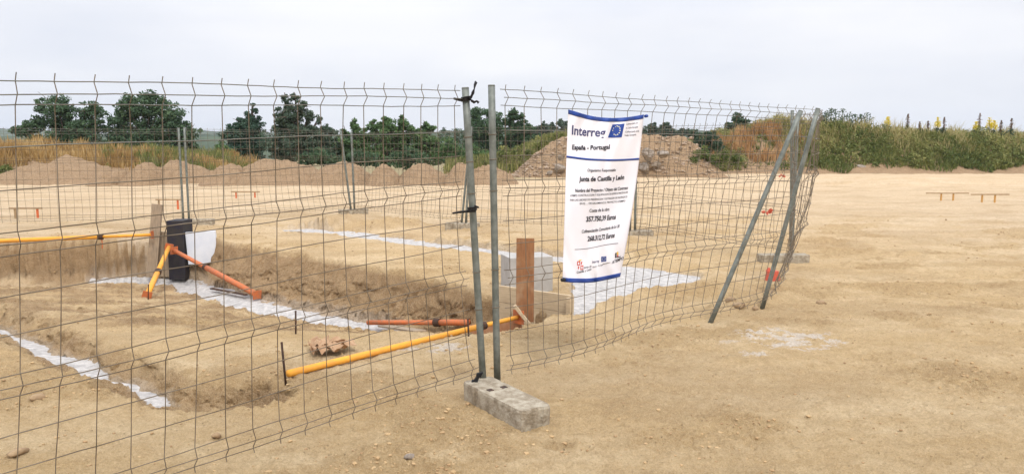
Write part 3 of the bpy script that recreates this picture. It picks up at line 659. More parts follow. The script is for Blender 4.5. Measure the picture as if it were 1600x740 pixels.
# ------------------------------------------------------------------ banner
def banner():
    TL, TR, BL_, BR = Vector((888, 171)), Vector((1006, 179)), Vector((879, 440)), Vector((969, 432))
    def depth(u, v):
        # hangs just before the wires
        p, n = SB(.135 + .20 * u, .12 + .62 * v); return p.y - .085 - .01 * v
    root = empty('banner', at_y(943, 305, 5.3), 'white hanging banner with blue hems and printed project text', 'banner')
    def S(u, v, off=0.0):
        x = TL.x * (1 - u) * (1 - v) + TR.x * u * (1 - v) + BL_.x * (1 - u) * v + BR.x * u * v
        y = TL.y * (1 - u) * (1 - v) + TR.y * u * (1 - v) + BL_.y * (1 - u) * v + BR.y * u * v
        y += 9 * math.sin(math.pi * u) * (1 - v) ** 3 + 5 * math.sin(math.pi * u) * v ** 3     # the hems sag
        x += 3.5 * math.sin(math.pi * v) * (u - .1) * 1.2
        dp = depth(u, v) + .030 * math.sin(u * 7.2 + v * 3.2 + 1.0) * (.25 + .75 * math.sin(math.pi * min(v * 1.1, 1))) + .014 * math.sin(u * 16 - v * 5) + .012 * math.sin(v * 9 + u * 4) + .035 * math.exp(-((u - .62 + .3 * v) / .05) ** 2) * (1 - v) + .016 * math.sin(u * 30 + v * 22) * math.exp(-v * 9) + .014 * math.sin(u * 24 - v * 30) * math.exp(-(1 - v) * 8) + .02 * math.exp(-((u - .2 - .35 * v) / .04) ** 2) * v
        x += 2.2 * math.sin(u * 7.2 + v * 3.2 + 2.2) * math.sin(math.pi * u)
        return at_y(x, y, dp - off)
    NU, NV = 48, 90
    def sheet(name, u0, u1, v0, v1, m, off, parent, nu=NU, nv=NV, thick=.0):
        V = [S(u0 + (u1 - u0) * j / nu, v0 + (v1 - v0) * i / nv, off) for i in range(nv + 1) for j in range(nu + 1)]
        me = npmesh(name, [tuple(p) for p in V], grid_faces(nv + 1, nu + 1), True)
        o = link(name, me, m, parent); sd = o.modifiers.new('thick', 'SOLIDIFY'); sd.thickness = .0012; sd.offset = 0; return o
    sheet('cloth', 0, 1, 0, 1, M['white'], 0, root)
    sheet('top_hem', .0, 1.0, 0, .026, M['blue'], .003, root, 48, 3); sheet('bottom_hem', 0, 1, .975, 1.0, M['blue'], .003, root, 48, 3)
    sheet('stripe', .0, 1.0, .268, .280, M['blue'], .003, root, 48, 2)
    kn = MB(); kn.tube([S(1.02, .012, 0), S(1.045, .012, .0)], .011, 8); kn.build('corner_knob', M['blue'], root)
    kn = MB(); kn.tube([S(-.02, .99, .006), S(.04, .985, .006)], .012, 8); kn.build('rod_end', M['black'], root)
    def uv(px, py):
        u, v = .5, .5
        for _ in range(60):
            q = S(u, v); 
            # project back
            X, Y, Z = q.x, q.y, q.z - CAMZ; dcam = Y * _c - Z * _s; xx = 800 + F * X / dcam; yy = 370 - F * (Y * _s + Z * _c) / dcam
            u += (px - xx) / 105 * .8; v += (py - yy) / 265 * .8
        return u, v
    def text(s, x0, x1, yb0, yb1, hpx, m, bold=0, name='lettering', parent=root, shear=0):
        cu = bpy.data.curves.new('t', 'FONT'); cu.body = s; cu.size = 1; cu.offset = bold; cu.shear = shear; cu.resolution_u = 3
        o = bpy.data.objects.new('t', cu); C.objects.link(o)
        me = bpy.data.meshes.new_from_object(o.evaluated_get(bpy.context.evaluated_depsgraph_get())); bpy.data.objects.remove(o)
        import bmesh
        bm = bmesh.new(); bm.from_mesh(me); 
        long_ = [e for e in bm.edges if e.calc_length() > .12]
        bmesh.ops.triangulate(bm, faces=bm.faces)
        for _ in range(2):
            bmesh.ops.subdivide_edges(bm, edges=[e for e in bm.edges if e.calc_length() > .16], cuts=1); bmesh.ops.triangulate(bm, faces=bm.faces)
        xs = [v.co.x for v in bm.verts]; xa, xb = min(xs), max(xs)
        (ua, va), (ub, vb) = uv(x0, yb0), uv(x1, yb1); hv = hpx / 265 / .72
        for v in bm.verts:
            f = (v.co.x - xa) / (xb - xa); u = ua + (ub - ua) * f; vv = va + (vb - va) * f - v.co.y * hv
            v.co = S(u, vv, .0042)
        bm.to_mesh(me); bm.free()
        o = link(name, me, m, parent); return o
    T = [("Interreg", 893.5, 946, 210, 213, 15, M['navy'], .018), ("España - Portugal", 894, 953, 233.5, 232.5, 7.6, M['ink'], .034),
         ("Organismo Responsable", 918, 962, 268, 267.5, 4.8, M['ink'], .012), ("Junta de Castilla y León", 905, 975, 283, 280, 7.6, M['ink'], .034),
         ("Nombre del Proyecto / Objeto del Contrato", 899, 981, 300, 295.5, 5.2, M['ink'], .022),
         ("ATEMPO: CONSTRUCCION Y EQUIPACION DE EDIFICIO MODULAR", 891, 981, 307, 301.5, 3.2, M['ink'], .006),
         ("PARA LAS LABORES DE PREVENCION Y EXTINCION DE INCENDIOS", 891, 980, 314, 308.5, 3.2, M['ink'], .006),
         ("EN EL ... DE SALAMANCA. PROYECTO ATEMPO", 906, 977, 319.5, 315, 3.2, M['ink'], .006),
         ("Coste de la obra", 921, 952, 331.5, 329, 5.2, M['ink'], .02), ("357.750,39 Euros", 916, 962, 346, 342, 7.8, M['ink'], .036),
         ("Cofinanciación Comunitaria de la UE", 909, 968, 364, 355, 5.0, M['ink'], .018), ("268.312,72 Euros", 918, 960, 376.5, 370.5, 7.6, M['ink'], .036),
         ("Junta de", 912, 924, 419.5, 417, 3.4, M['ink'], .008), ("Castilla y León", 901, 924, 427, 421.5, 3.6, M['ink'], .012),
         ("Interreg", 925.5, 936, 411, 409, 4.0, M['navy'], .01), ("España - Portugal", 926, 942, 418, 414, 2.4, M['ink'], .004),
         ("ATEMPO", 956, 974, 412, 405, 5.0, M['ink'], .02),
         ("Cofinanciado por", 978.5, 997, 195.5, 193, 3.4, M['ink'], 0), ("la Unión Europea", 978.5, 997, 201.5, 199.5, 3.4, M['ink'], 0),
         ("Cofinanciado pela", 977, 998.5, 207.5, 206, 3.4, M['ink'], 0), ("União Europeia", 976, 994, 213, 211.5, 3.4, M['ink'], 0),
         ("UE", 949.5, 953.5, 404.5, 404, 3, M['navy'], 0)]
    for a in T[:-1]: text(*a)
    # flags with their ring of twelve stars, and the small emblems
    def quad(pp, m, off, name, parent, n=6):
        q = [uv(*p) for p in pp]; V = []
        for i in range(n + 1):
            for j in range(n + 1):
                a, b = j / n, i / n
                u = (q[0][0] * (1 - a) + q[1][0] * a) * (1 - b) + (q[3][0] * (1 - a) + q[2][0] * a) * b
                v = (q[0][1] * (1 - a) + q[1][1] * a) * (1 - b) + (q[3][1] * (1 - a) + q[2][1] * a) * b
                V.append(tuple(S(u, v, off)))
        return link(name, npmesh(name, V, grid_faces(n + 1, n + 1), True), m, parent)
    def stars(cx, cy, rx, ry, s, parent):
        mb = MB()
        for i in range(12):
            a = i * math.pi / 6; x = cx + rx * math.cos(a) - .15 * ry * math.sin(a); y = cy + ry * math.sin(a); vs = []
            for k_ in range(10):
                t = k_ * math.pi / 5 - math.pi / 2; r_ = s if k_ % 2 == 0 else s * .42
                u, v = uv(x + r_ * math.cos(t), y + r_ * math.sin(t)); vs.append(S(u, v, .0062))
            mb.add(vs, [tuple(range(10))])
        mb.build('stars', M['starwhite'], parent)
    M['starwhite'] = mat('star_pale', (.85, .82, .55), .5)
    f1 = quad([(957, 194.5), (976, 193), (971.5, 214.5), (950, 215)], M['blue'], .0045, 'flag', root); stars(963.3, 204, 5.6, 7, 1.35, f1)
    f2 = quad([(939.5, 400.8), (947.5, 400), (947.3, 408), (939.3, 409)], M['blue'], .0045, 'flag', root); stars(943.4, 404.4, 2.4, 2.6, .55, f2)
    # crest: two red quarters and two pale ones with little towers and lions
    e = quad([(902, 408), (906.5, 407.5), (906.7, 414), (902, 414.5)], M['red'], .0045, 'emblem', root, 2)
    quad([(907.2, 414.6), (911.5, 414), (911.3, 421), (907, 421.6)], M['red'], .0045, 'emblem_quarter', e, 2)
    quad([(903.3, 409.4), (905.2, 409.3), (905.2, 413), (903.3, 413.1)], M['white'], .0062, 'tower_mark', e, 1)
    quad([(908.3, 416), (910.2, 415.9), (910.2, 419.8), (908.3, 420)], M['white'], .0062, 'tower_mark', e, 1)
    quad([(907.8, 408.7), (910, 408.5), (908.9, 413), (907.8, 413.2)], M['red'], .0045, 'lion_mark', e, 2)
    quad([(903.3, 415.8), (905, 415.6), (904.6, 420), (903.2, 420.2)], M['red'], .0045, 'lion_mark', e, 2)
    quad([(904.5, 405.8), (909, 405.2), (908.6, 407), (904.6, 407.3)], M['gold'], .0045, 'crown_mark', e, 2)
    g = quad([(961.3, 396), (963.2, 393.6), (963.4, 402.3), (961.2, 402.8)], M['ink'], .0045, 'emblem', root, 2)
    quad([(963.8, 393.8), (966, 392.5), (966.5, 397), (964.2, 398)], M['gold'], .0045, 'flame_mark', g, 2)
    quad([(963.8, 401.2), (969.6, 400), (969.9, 401.3), (963.8, 402.4)], M['ink'], .0045, 'base_mark', g, 2)
    quad([(964.2, 398.4), (966.4, 397.8), (966.3, 400.2), (964.1, 400.8)], M['red'], .0045, 'house_mark', g, 2)
    # thin rule above the logos
    mb = MB(); r_ = []
    for i in range(25):
        f = i / 24; yy = 389.5 - 9.5 * f ** 1.15 + .8 * math.sin(f * 6); r_.append((898 + 68 * f, yy))
    vs = []
    for x, y in r_:
        a = uv(x, y - .35); b = uv(x, y + .35); vs += [S(*a, .0045), S(*b, .0045)]
    mb.add(vs, [(2 * i, 2 * i + 1, 2 * i + 3, 2 * i + 2) for i in range(24)]); mb.build('thin_rule', M['ink'], root)
    bpy.context.view_layer.update()
    for ch in root.children: ch.matrix_parent_inverse = Matrix.Translation(-root.location)
banner()

# ------------------------------------------------------------------ telescopic props in the trench
def prop(p0, p1, label, split=.6, r0=.03, r1=.022, m0='yellow', m1='orange', plates=(True, True), handle=True, drop=.16, tw=0):
    p0, p1 = Vector(p0), Vector(p1); ax = (p1 - p0); L = ax.length; d = ax.normalized()
    root = empty('steel_prop', (p0 + p1) / 2, label, 'steel prop', 'yellow and orange telescopic steel props')
    root.location.z = min(p0.z, p1.z)
    q = p0 + ax * split
    MB().tube([p0, p0.lerp(q, .5), q], r0, 12).build('outer_tube', M[m0], root, True)
    MB().tube([q - d * .02, p1], r1, 12).build('inner_tube', M[m1], root, True)
    co = MB().tube([q - d * .05, q - d * .045, q + d * .03, q + d * .035], [r0 * 1.05, r0 * 1.35, r0 * 1.35, r1], 14).build('collar', M['rust'], root)
    if handle:
        s = d.cross(Vector((0, 1, 0))).normalized(); s = s if s.z < 0 else -s
        MB().tube([q, q + s * drop * .5 + d * .01, q + s * drop], .009, 7).build('pin_handle', M['orange'], root)
    rot = d.to_track_quat('Z', 'Y').to_matrix() @ Matrix.Rotation(tw, 3, 'Z')
    for c_, on_ in ((p0, plates[0]), (p1, plates[1])):
        if on_: MB().box(c_, (.13, .13, .008), rot).build('end_plate', M['orange'], root, bevel=.001)
    child_fix(root); return root
prop(at_y(-70, 379, 12.4), at_y(238, 366.5, 12.75), 'yellow prop lying level along the top of the far left trench wall', .735, .036, .026, 'yellow', 'yellow', plates=(True, True), drop=.20)
f = G(230, 468); f.z += .05
prop(f, at_y(264, 386, 12.75), 'short yellow prop leaning from its square orange foot up to the dark pier', .45, .040, .036, 'yellow', 'yellow', drop=.22, tw=.3)
f = on(402, 464, H1); f.z += .035
prop(at_y(272, 391, 12.7), f, 'orange prop slanting down from the dark pier to the concrete strip', .42, .034, .042, 'orange', 'orange', handle=False)
a_ = on(575, 511, H1); a_.z = a_.z + .06; b_ = on(733, 517, H1); b_.z += .10
prop(b_, a_, 'orange prop lying on the trench floor at the foot of the bank', .3, .036, .030, 'orange', 'orange', plates=(False, False), handle=False)
a_ = G(450, 592); a_.z += .035; b_ = at_y(810, 495, 6.98)
prop(a_, b_, 'long yellow prop on the sand running behind the near posts to the brown board', .80, .026, .021, 'yellow', 'yellow', plates=(False, True), drop=.05)

# ------------------------------------------------------------------ pier, boards, formwork
def board(name, pa, pb, wpx_dir, width, thick, m, label, cat='board', group=None, parent=None, bev=.003):
    """plank from pa (bottom) to pb (top), width along wpx_dir"""
    pa, pb = Vector(pa), Vector(pb); d = (pb - pa).normalized(); s = Vector(wpx_dir); s = (s - d * s.dot(d)).normalized(); n = d.cross(s)
    rot = Matrix((s, n, d)).transposed()
    o = MB().box((0, 0, 0), (width, thick, (pb - pa).length)).build(name, m, parent, bevel=bev)
    o.rotation_euler = rot.to_euler(); o.location = (pa + pb) / 2
    if parent is None: tag(o, label, cat, group)
    return o
pier = empty('pier', (at_y(278, 430, 13.0)), 'square pier faced with black membrane and white foam board', 'pier')
pb0 = at_y(264, 428, 12.9); pt0 = at_y(264, 345, 12.9); pr = at_y(291, 428, 12.95); wpx = (pr - pb0).length
h_ = pt0.z - pb0.z + .1
MB().box((0, 0, 0), (wpx, .40, h_)).build('core', M['membrane'], pier, bevel=.004).location = (pb0.x + wpx / 2 - pier.location.x, pb0.y + .2 - pier.location.y, (pt0.z + pb0.z - .1) / 2 - pier.location.z)
fo = MB().box((0, 0, 0), (.50, .06, .56)).build('foam_board', M['foam'], pier, bevel=.004)
fp = at_y(316, 389, 13.02); fo.location = fp - pier.location + Vector((0, 0, .03)); fo.rotation_euler = (0, -.05, .12)
board('upright_board', at_y(237, 432, 12.85), at_y(246, 319, 12.95), (1, .1, 0), .17, .05, M['oldwood'], 'tall weathered grey board left of the dark pier', group='old boards beside the dark pier')
board('upright_board', at_y(257, 432, 13.0), at_y(259, 362, 13.05), (1, 0, 0), .21, .04, M['oldwood'], 'short pale board wedged between the tall grey board and the pier', group='old boards beside the dark pier')
# formwork by the near posts
board('tall_board', at_y(820, 502, 7.12), at_y(821, 372, 7.16), (1, -.12, 0), .170, .032, M['brownboard'], 'tall reddish brown board standing upright at the formwork')
fa_, fb_ = Vector((-.16, 7.84, 0)), Vector((.60, 7.26, 0)); dr = (fb_ - fa_); L = dr.length; an = math.atan2(dr.y, dr.x); mid = (fa_ + fb_) / 2
fw = empty('formwork', (mid.x, mid.y, -.5), 'low formwork of pale planks at the end of the trench', 'formwork', rz=an)
for i, (z_, hh) in enumerate(((.06, .175), (-.125, .19), (-.32, .19))):
    MB().box((0, .002 * i, z_ + .5), (L - .01 * i, .027, hh)).build('plank', M['formwood'], fw, bevel=.003)
MB().box((L / 2 - .02, -.04, .38), (.05, .05, .5)).build('stake', M['formwood'], fw, bevel=.003)
board('plywood_strip', at_y(735, 520, 7.35), at_y(815, 512, 7.02), (0, 0, 1), .16, .02, M['plywood'], 'orange brown plywood strip low against the trench edge under the prop')
wedge = MB().box((0, 0, 0), (.03, .05, .22)).build('wooden_wedge', M['formwood'], None, bevel=.003); wedge.location = at_y(815, 491, 6.95); wedge.rotation_euler = (0, R(-38), 0); tag(wedge, 'small pale wooden wedge between the prop end and the brown board', 'wedge')
cb = MB().box((0, 0, .0), (.50, .36, .80)).build('concrete_stub', M['greyconc'], None, bevel=.006); q = at_y(823, 400, 8.3); cb.location = (q.x, q.y + .1, q.z - .40); cb.rotation_euler = (0, 0, .30)
tag(cb, 'pale grey cast stub behind the formwork planks and the brown board', 'concrete stub')
# stray planks
def lying(px0, py0, px1, py1, wd, th, m, label, name='loose_plank'):
    a, b = on(px0, py0, H1), on(px1, py1, H1); a.z += th * .6 + .015; b.z += th * .6 + .015
    return board(name, a, b, (b - a).cross(Vector((0, 0, 1))), wd, th, m, label, 'plank', 'loose planks in the trench')
lying(598, 512, 656, 522, .12, .02, M['oldwood'], 'thin dark plank on the trench floor behind the orange prop')
lying(330, 453, 385, 463, .05, .02, M['rust'], 'narrow dark plank curved along the concrete strip by the pier')
# rebar stakes
def rebar(px, y0, y1, label, lean=0):
    b = on(px, y1, H1); d_ = b.y; t = at_y(px + lean, y0, d_); tag(MB().tube([b - Vector((0, 0, .05)), t], .008, 7).build('steel_rod', M['rust'], None, True), label, 'steel rod', 'rusty steel rods driven into the soil')
rebar(447, 534, 596, 'rusty rod at the near end of the long yellow prop', -7); rebar(462, 485, 523, 'rusty rod standing beside the concrete strip of the bank', 0)
rebar(231, 444, 470, 'short rod at the square foot of the leaning yellow prop', 1); rebar(306, 404, 432, 'short rod behind the slanting orange prop', -3)
rebar(733, 498, 528, 'short rod at the right end of the lying orange prop', -2)
# torn paper sack
def sack():
    c = G(497, 553); mb = MB(); r = random.Random(2)
    for k in range(7):
        n = 7; o = Vector((r.uniform(-.14, .14), r.uniform(-.06, .06), 0)); vs = []; a0 = r.random() * 3; sx, sy = r.uniform(.08, .15), r.uniform(.04, .07)
        for i in range(n):
            for j in range(4):
                x = (i / (n - 1) - .5) * 2 * sx; y = (j / 3 - .5) * 2 * sy
                x2 = x * math.cos(a0) - y * math.sin(a0); y2 = x * math.sin(a0) + y * math.cos(a0)
                vs.append(c + o + Vector((x2, y2, .02 + .03 * abs(math.sin(x * 30 + k)) + .02 * math.sin(y * 60 + k) + .03 * r.random() + k * .004)))
        mb.add(vs, [(i * 4 + j, i * 4 + j + 1, i * 4 + j + 5, i * 4 + j + 4) for i in range(n - 1) for j in range(3)])
    o = mb.build('torn_sack', M['paper'], None, False); sd = o.modifiers.new('thick', 'SOLIDIFY'); sd.thickness = .003
    tag(o, 'crumpled brown paper sack lying on the sand left of the long prop', 'paper sack')
sack()

# ------------------------------------------------------------------ batter boards out on the field
def batter(x0, x1, yt, legs, foot, cols, label):
    b = at_z((x0 + x1) / 2, foot, 0); root = empty('batter_board', b, label, 'batter board', 'small batter boards set out on the field')
    Y = b.y
    a_, c_ = at_y(x0, yt, Y), at_y(x1, yt - .5, Y); a_.z = c_.z = (a_.z + c_.z) / 2
    MB().box((a_ + c_) / 2 - b, ((c_ - a_).length, .02, .034)).build('cross_board', M['stakewood'], root)
    for lx, m in zip(legs, cols):
        p = at_y(lx, foot, Y); MB().box(Vector((p.x, Y + .03, a_.z / 2 - .04)) - Vector((b.x, b.y, 0)), (.042, .025, a_.z + .10)).build('leg', M[m], root)
batter(14, 66, 325.5, (23, 58), 341, ('stakewood', 'stakepaint'), 'batter board farthest left, one leg grey and one orange')
batter(243, 284, 312, (248, 277.5), 327, ('stakewood', 'stakepaint'), 'batter board seen over the tall grey board, one bright orange leg')
batter(361, 406, 300, (368.5, 398), 309, ('stakepaint', 'stakepaint'), 'far batter board with two orange legs right of the paired back posts')
batter(1447, 1514, 302, (1471, 1490), 313.5, ('stakeochre', 'stakeochre'), 'batter board in the open field, left one of the ochre legged pair')
batter(1517, 1577, 304, (1535, 1555), 317, ('stakeochre', 'stakeochre'), 'batter board in the open field, right one of the ochre legged pair')

# ------------------------------------------------------------------ stones and clods
def rock_mesh(r, sub=2, rough=.35, lo=.62, hi=.95):
    import bmesh
    bm = bmesh.new(); bmesh.ops.create_icosphere(bm, subdivisions=sub, radius=1)
    s = [r.uniform(.7, 1.3), r.uniform(.7, 1.2), r.uniform(.45, .8)]; pl = [(Vector((r.gauss(0, 1), r.gauss(0, 1), r.gauss(0, 1))).normalized(), r.uniform(lo, hi)) for _ in range(11)]
    for v in bm.verts:
        c = v.co.normalized(); k = 1
        for n, dd in pl:
            q = c.dot(n)
            if q > .05: k = min(k, dd / q)
        k *= 1 + rough * .25 * float(N1.n(c.x * 3 + s[0] * 9, c.y * 3 + c.z * 2)); v.co = Vector((c.x * s[0], c.y * s[1], c.z * s[2])) * k * 1.1
    V = [tuple(v.co) for v in bm.verts]; Fc = [tuple(v.index for v in f.verts) for f in bm.faces]; bm.free(); return V, Fc
def rock(px, py, sz, label, m='heapclod', name='clod', cat='clod', group='clods of earth on the sand', Y=None, sink=.25):
    r = random.Random(int(px * 7 + py)); V, Fc = rock_mesh(r, 3) if sz < .2 else rock_mesh(r, 3, .5, .42, .85)
    p = G(px, py) if Y is None else at_y(px, py, Y); o = MB().add([Vector(v) * sz for v in V], Fc).build(name, M[m], None, sz < .2); o.location = p + Vector((0, 0, sz * sink)); o.rotation_euler = (0, 0, r.random() * 6)
    return tag(o, label, cat, group)
M['heapclod'] = mat('soil_clod', (.36, .25, .14), .95, var=(.27, .18, .10), scale=20, bump=.9, bscale=40)
rock(1283, 474, .045, 'single brown clod on the open sand right of the leaning poles')
rock(61, 626, .042, 'round clod below the near concrete strip, by the left edge')
rock(28, 711, .05, 'flat clod in the lower left corner'); rock(338, 681, .025, 'little clod near the bottom wires of the nearest fence')
rock(1155, 481, .06, 'crumbly clod between the feet of the two leaning poles'); rock(1180, 484, .04, 'small clod touching the foot of the second leaning pole'); rock(1141, 475, .05, 'clod just left of the two crumbly ones at the pole feet')
rock(640, 722, .022, 'grey stone on the sand at the bottom of the view', 'rock', 'stone', 'stone', None)
rock(1019, 540, .014, 'tiny dark stone on the sand below the banner', 'heapclod', 'stone', 'stone', None)
def pebbles(n=8000):
    V = []; Fc = []; r = random.Random(9); protos = [rock_mesh(random.Random(i), 1) for i in range(8)]
    X = []; 
    while len(X) < n:
        y = 2.4 + 14 * r.random() ** 1.6; x = r.uniform(-.78, .78) * y; g = float(N4.f(np.array([x * .7]), np.array([y * .9]), 3)[0])
        if r.random() > .10 + 1.8 * max(0, g): continue
        X.append((x, y))
    A = np.array(X); z = H1(A[:, 0], A[:, 1]); rel = relief(A[:, 0], A[:, 1], z)[0]; mk = masks(A[:, 0], A[:, 1])
    for (x, y), zz, q, mm in zip(X, z, rel, mk):
        if mm < .02: continue
        s = min(.028, .003 + .004 * r.random() + (.009 * r.random() ** 6)) * (1 + .04 * y); pv, pf = protos[r.randrange(8)]; b = len(V); a = r.random() * 6; ca, sa = math.cos(a), math.sin(a)
        V += [(x + (v[0] * ca - v[1] * sa) * s, y + (v[0] * sa + v[1] * ca) * s, zz + q + s * .2 + v[2] * s) for v in pv]; Fc += [tuple(i + b for i in f) for f in pf]
    me = bpy.data.meshes.new('pebbles'); me.from_pydata(V, [], Fc); me.update()
    stuff(link('pebbles', me, M['pebble']), 'scattered crumbs of earth and grit on the sand', 'grit')
M['pebble'] = mat('grit', (.50, .35, .18), .95, var=(.34, .22, .11), scale=3)
pebbles()

# ------------------------------------------------------------------ spoil heaps
def ztop(py, Y): return at_y(800, py, Y).z
def heap(x0, x1, ytop, Y, dy, label, seed, skew=0, m='heap', name='spoil_heap', cat='spoil heap', group='brown spoil heaps along the back of the field', rough=1.0, flat=1.0):
    a, b = at_y(x0, 290, Y).x, at_y(x1, 290, Y).x; cx = (a + b) / 2; hw = (b - a) / 2; h = ztop(ytop, Y)
    n = 90; u = np.linspace(-1.12, 1.12, n); U, W = np.meshgrid(u, np.linspace(-1.1, 1.1, 60))
    r = np.sqrt(np.abs(U - skew * (1 - U * U)) ** 2.3 + np.abs(W) ** 2.2)
    X = cx + U * hw; Yy = Y + W * dy
    z = np.clip(1 - r, -.25, 1); z = np.where(z > 0, 1 - (1 - z) ** (1.35 * flat), z)
    z = z * h * (1 + .0) * (1 + .16 * N1.f(X * .45 + seed, Yy * .45, 3)) + rough * (.09 * N2.f(X * 1.1 + seed, Yy * 1.1, 5, .62) + .09 * np.abs(N3.f(X * 3.0, Yy * 3.0, 3))) * np.clip(z * 4, 0, 1)
    me = npmesh(name, np.stack([X - cx, Yy - Y, z - .04], -1).reshape(-1, 3), grid_faces(60, n), True)
    o = link(name, me, M[m]); o.location = (cx, Y, 0); return tag(o, label, cat, group)
heap(-10, 215, 249, 34, 3.0, 'long low brown spoil heap at the far left below the dry grass', 1)
heap(140, 205, 264, 31.5, 1.6, 'small dark spoil heap with a sharp crest, left of the paired back posts', 2, .3)
heap(195, 262, 254, 31.8, 1.7, 'pale crumbly peaked spoil heap just left of the paired back posts', 3, .1)
heap(225, 345, 250, 33.5, 2.2, 'reddish spoil heap directly behind the paired back posts', 4)
heap(318, 400, 259, 32.0, 1.8, 'low brown spoil heap with the far batter board before it', 5)
heap(350, 520, 245, 33.0, 2.6, 'broadest rounded spoil heap, below the conifer', 6)
heap(478, 592, 250, 32.6, 2.2, 'spoil heap behind the leaning far posts', 7)
heap(572, 632, 255, 32.0, 1.7, 'narrow round spoil heap right of the leaning far posts', 8)
heap(616, 706, 253, 32.4, 1.9, 'smooth spoil heap left of the near post', 9)
heap(690, 752, 257, 32.0, 1.7, 'spoil heap seen behind the near post', 10)
heap(716, 812, 256, 32.6, 1.9, 'last spoil heap, sloping down to the rubble heap', 11)
# rubble heap
rub = heap(800, 1130, 212, 40.5, 5.0, 'large rubble heap behind the banner, topped with thin grass', 14, 0.0, 'rubble', 'rubble_heap', 'rubble heap', None, 2.2, 2.4) if False else None
def rubble():
    Y0 = 42; n = 200; xs = np.linspace(790, 1160, n); top = np.interp(xs, [790, 805, 835, 868, 900, 1000, 1060, 1095, 1120], [278, 268, 243, 221, 213, 214, 216, 240, 278])
    X0 = np.array([at_y(x, 290, Y0).x for x in xs]); Hh = np.array([max(.02, ztop(t, Y0)) for t in top])
    W = np.linspace(-1, 1, 80); Xg = np.repeat(X0[None], 80, 0); Wg = np.repeat(W[:, None], n, 1); Yy = Y0 + Wg * 3.6
    prof = np.clip((1 - np.abs(Wg)) / .62, 0, 1) ** .85; z = prof * Hh[None]
    z = z + np.clip(z, 0, 1) * (.16 * N2.f(Xg * .9, Yy * .9, 4, .6) + .12 * np.abs(N3.f(Xg * 2.6, Yy * 2.6, 3)))
    me = npmesh('rubble_heap', np.stack([Xg, Yy, z - .05], -1).reshape(-1, 3), grid_faces(80, n), True)
    tag(link('rubble_heap', me, M['rubble']), 'large stony rubble heap behind the banner', 'rubble heap')
M['rubble'] = soil_material('rubble_soil', True)
M['stones'] = mat('rubble_stones', (.30, .215, .145), .95, var=(.40, .31, .23), scale=2)
rubble()
for i, (px, py, s, l) in enumerate([(1014, 242, .50, 'big angular boulder just right of the banner, upper one'), (1034, 240, .36, 'brown slab boulder at the top right of the boulder group'), (1008, 264, .42, 'pale boulder low on the rubble heap touching the banner edge'),
                       (1024, 257, .25, 'grey boulder between the upper and lower boulders right of the banner'), (872, 262, .30, 'pale boulder at the foot of the rubble heap just left of the banner'), (860, 270, .2, 'small boulder lowest left of the banner'),
                       (878, 246, .22, 'boulder halfway up the rubble heap left of the banner'), (1203, 235, .01, '')]):
    if l: rock(px, py, s, l, 'rock', 'boulder', 'boulder', 'boulders on the rubble heap', Y=38.6, sink=0)
rock(1340, 262, .38, 'flat pale stone at the foot of the overgrown bank', 'rock', 'boulder', 'boulder', None, Y=44.5, sink=0)
rock(1398, 267, .28, 'small pale stone at the foot of the overgrown bank, right of the flat one', 'rock', 'boulder', 'boulder', None, Y=44.5, sink=0)
def rubble_stones():
    r = random.Random(5); protos = [rock_mesh(random.Random(50 + i), 1) for i in range(6)]; V = []; Fc = []
    for _ in range(700):
        px = r.uniform(800, 1110); X = at_y(px, 290, 40).x; Y = r.uniform(38.5, 41); top = np.interp(px, [790, 805, 835, 868, 900, 1085, 1130], [278, 268, 243, 221, 213, 216, 278])
        z = max(0, ztop(top, 42)) * max(0, min(1, (1 - abs((Y - 42) / 3.6)) / .62)) ** .85; s = r.uniform(.03, .07) + .10 * r.random() ** 6; pv, pf = protos[r.randrange(6)]; b = len(V)
        V += [(X + v[0] * s, Y + v[1] * s, z + v[2] * s) for v in pv]; Fc += [tuple(i + b for i in f) for f in pf]
    me = bpy.data.meshes.new('rubble'); me.from_pydata(V, [], Fc); me.update(); stuff(link('rubble', me, M['stones']), 'loose small stones strewn over the rubble heap', 'rubble')
rubble_stones()

# ------------------------------------------------------------------ earth banks (terrain) under the vegetation
def bank(name, pxs, tops, Y0, half, plate=.5):
    n = 260; xs = np.linspace(pxs[0], pxs[-1], n); top = np.interp(xs, pxs, tops); X0 = np.array([at_y(x, 290, Y0).x for x in xs]); Hh = np.array([ztop(t, Y0) for t in top])
    W = np.linspace(-1, 1, 60); Wg = np.repeat(W[:, None], n, 1); Xg = np.repeat(X0[None], 60, 0); Yy = Y0 + Wg * half
    def height(X, Y):
        h = np.interp(X, X0, Hh, left=-1, right=-1); p = np.clip((1 - np.abs((Y - Y0) / half)) / plate, 0, 1)
        return h * (p * p * (3 - 2 * p) * .6 + p * .4) + np.clip(p, 0, 1) * (.16 * N2.f(X * .5, Y * .5, 4))
    z = height(Xg, Yy)
    o = struct(link(name, npmesh(name, np.stack([Xg, Yy, z - .05], -1).reshape(-1, 3), grid_faces(60, n), True), M['heap'])); return height
bankL = bank('terrain', [-300, 0, 60, 130, 210, 300, 360, 420], [240, 240, 236, 244, 246, 248, 258, 285], 38.5, 4.0)
bankR = bank('terrain', [1030, 1060, 1090, 1130, 1170, 1240, 1310, 1400, 1600, 2100], [274, 246, 226, 212, 203, 199, 206, 217, 221, 224], 49, 5.5, .62)
bankM = bank('terrain', [700, 760, 800, 840, 880, 960], [258, 252, 246, 228, 216, 214], 46.5, 3.5)

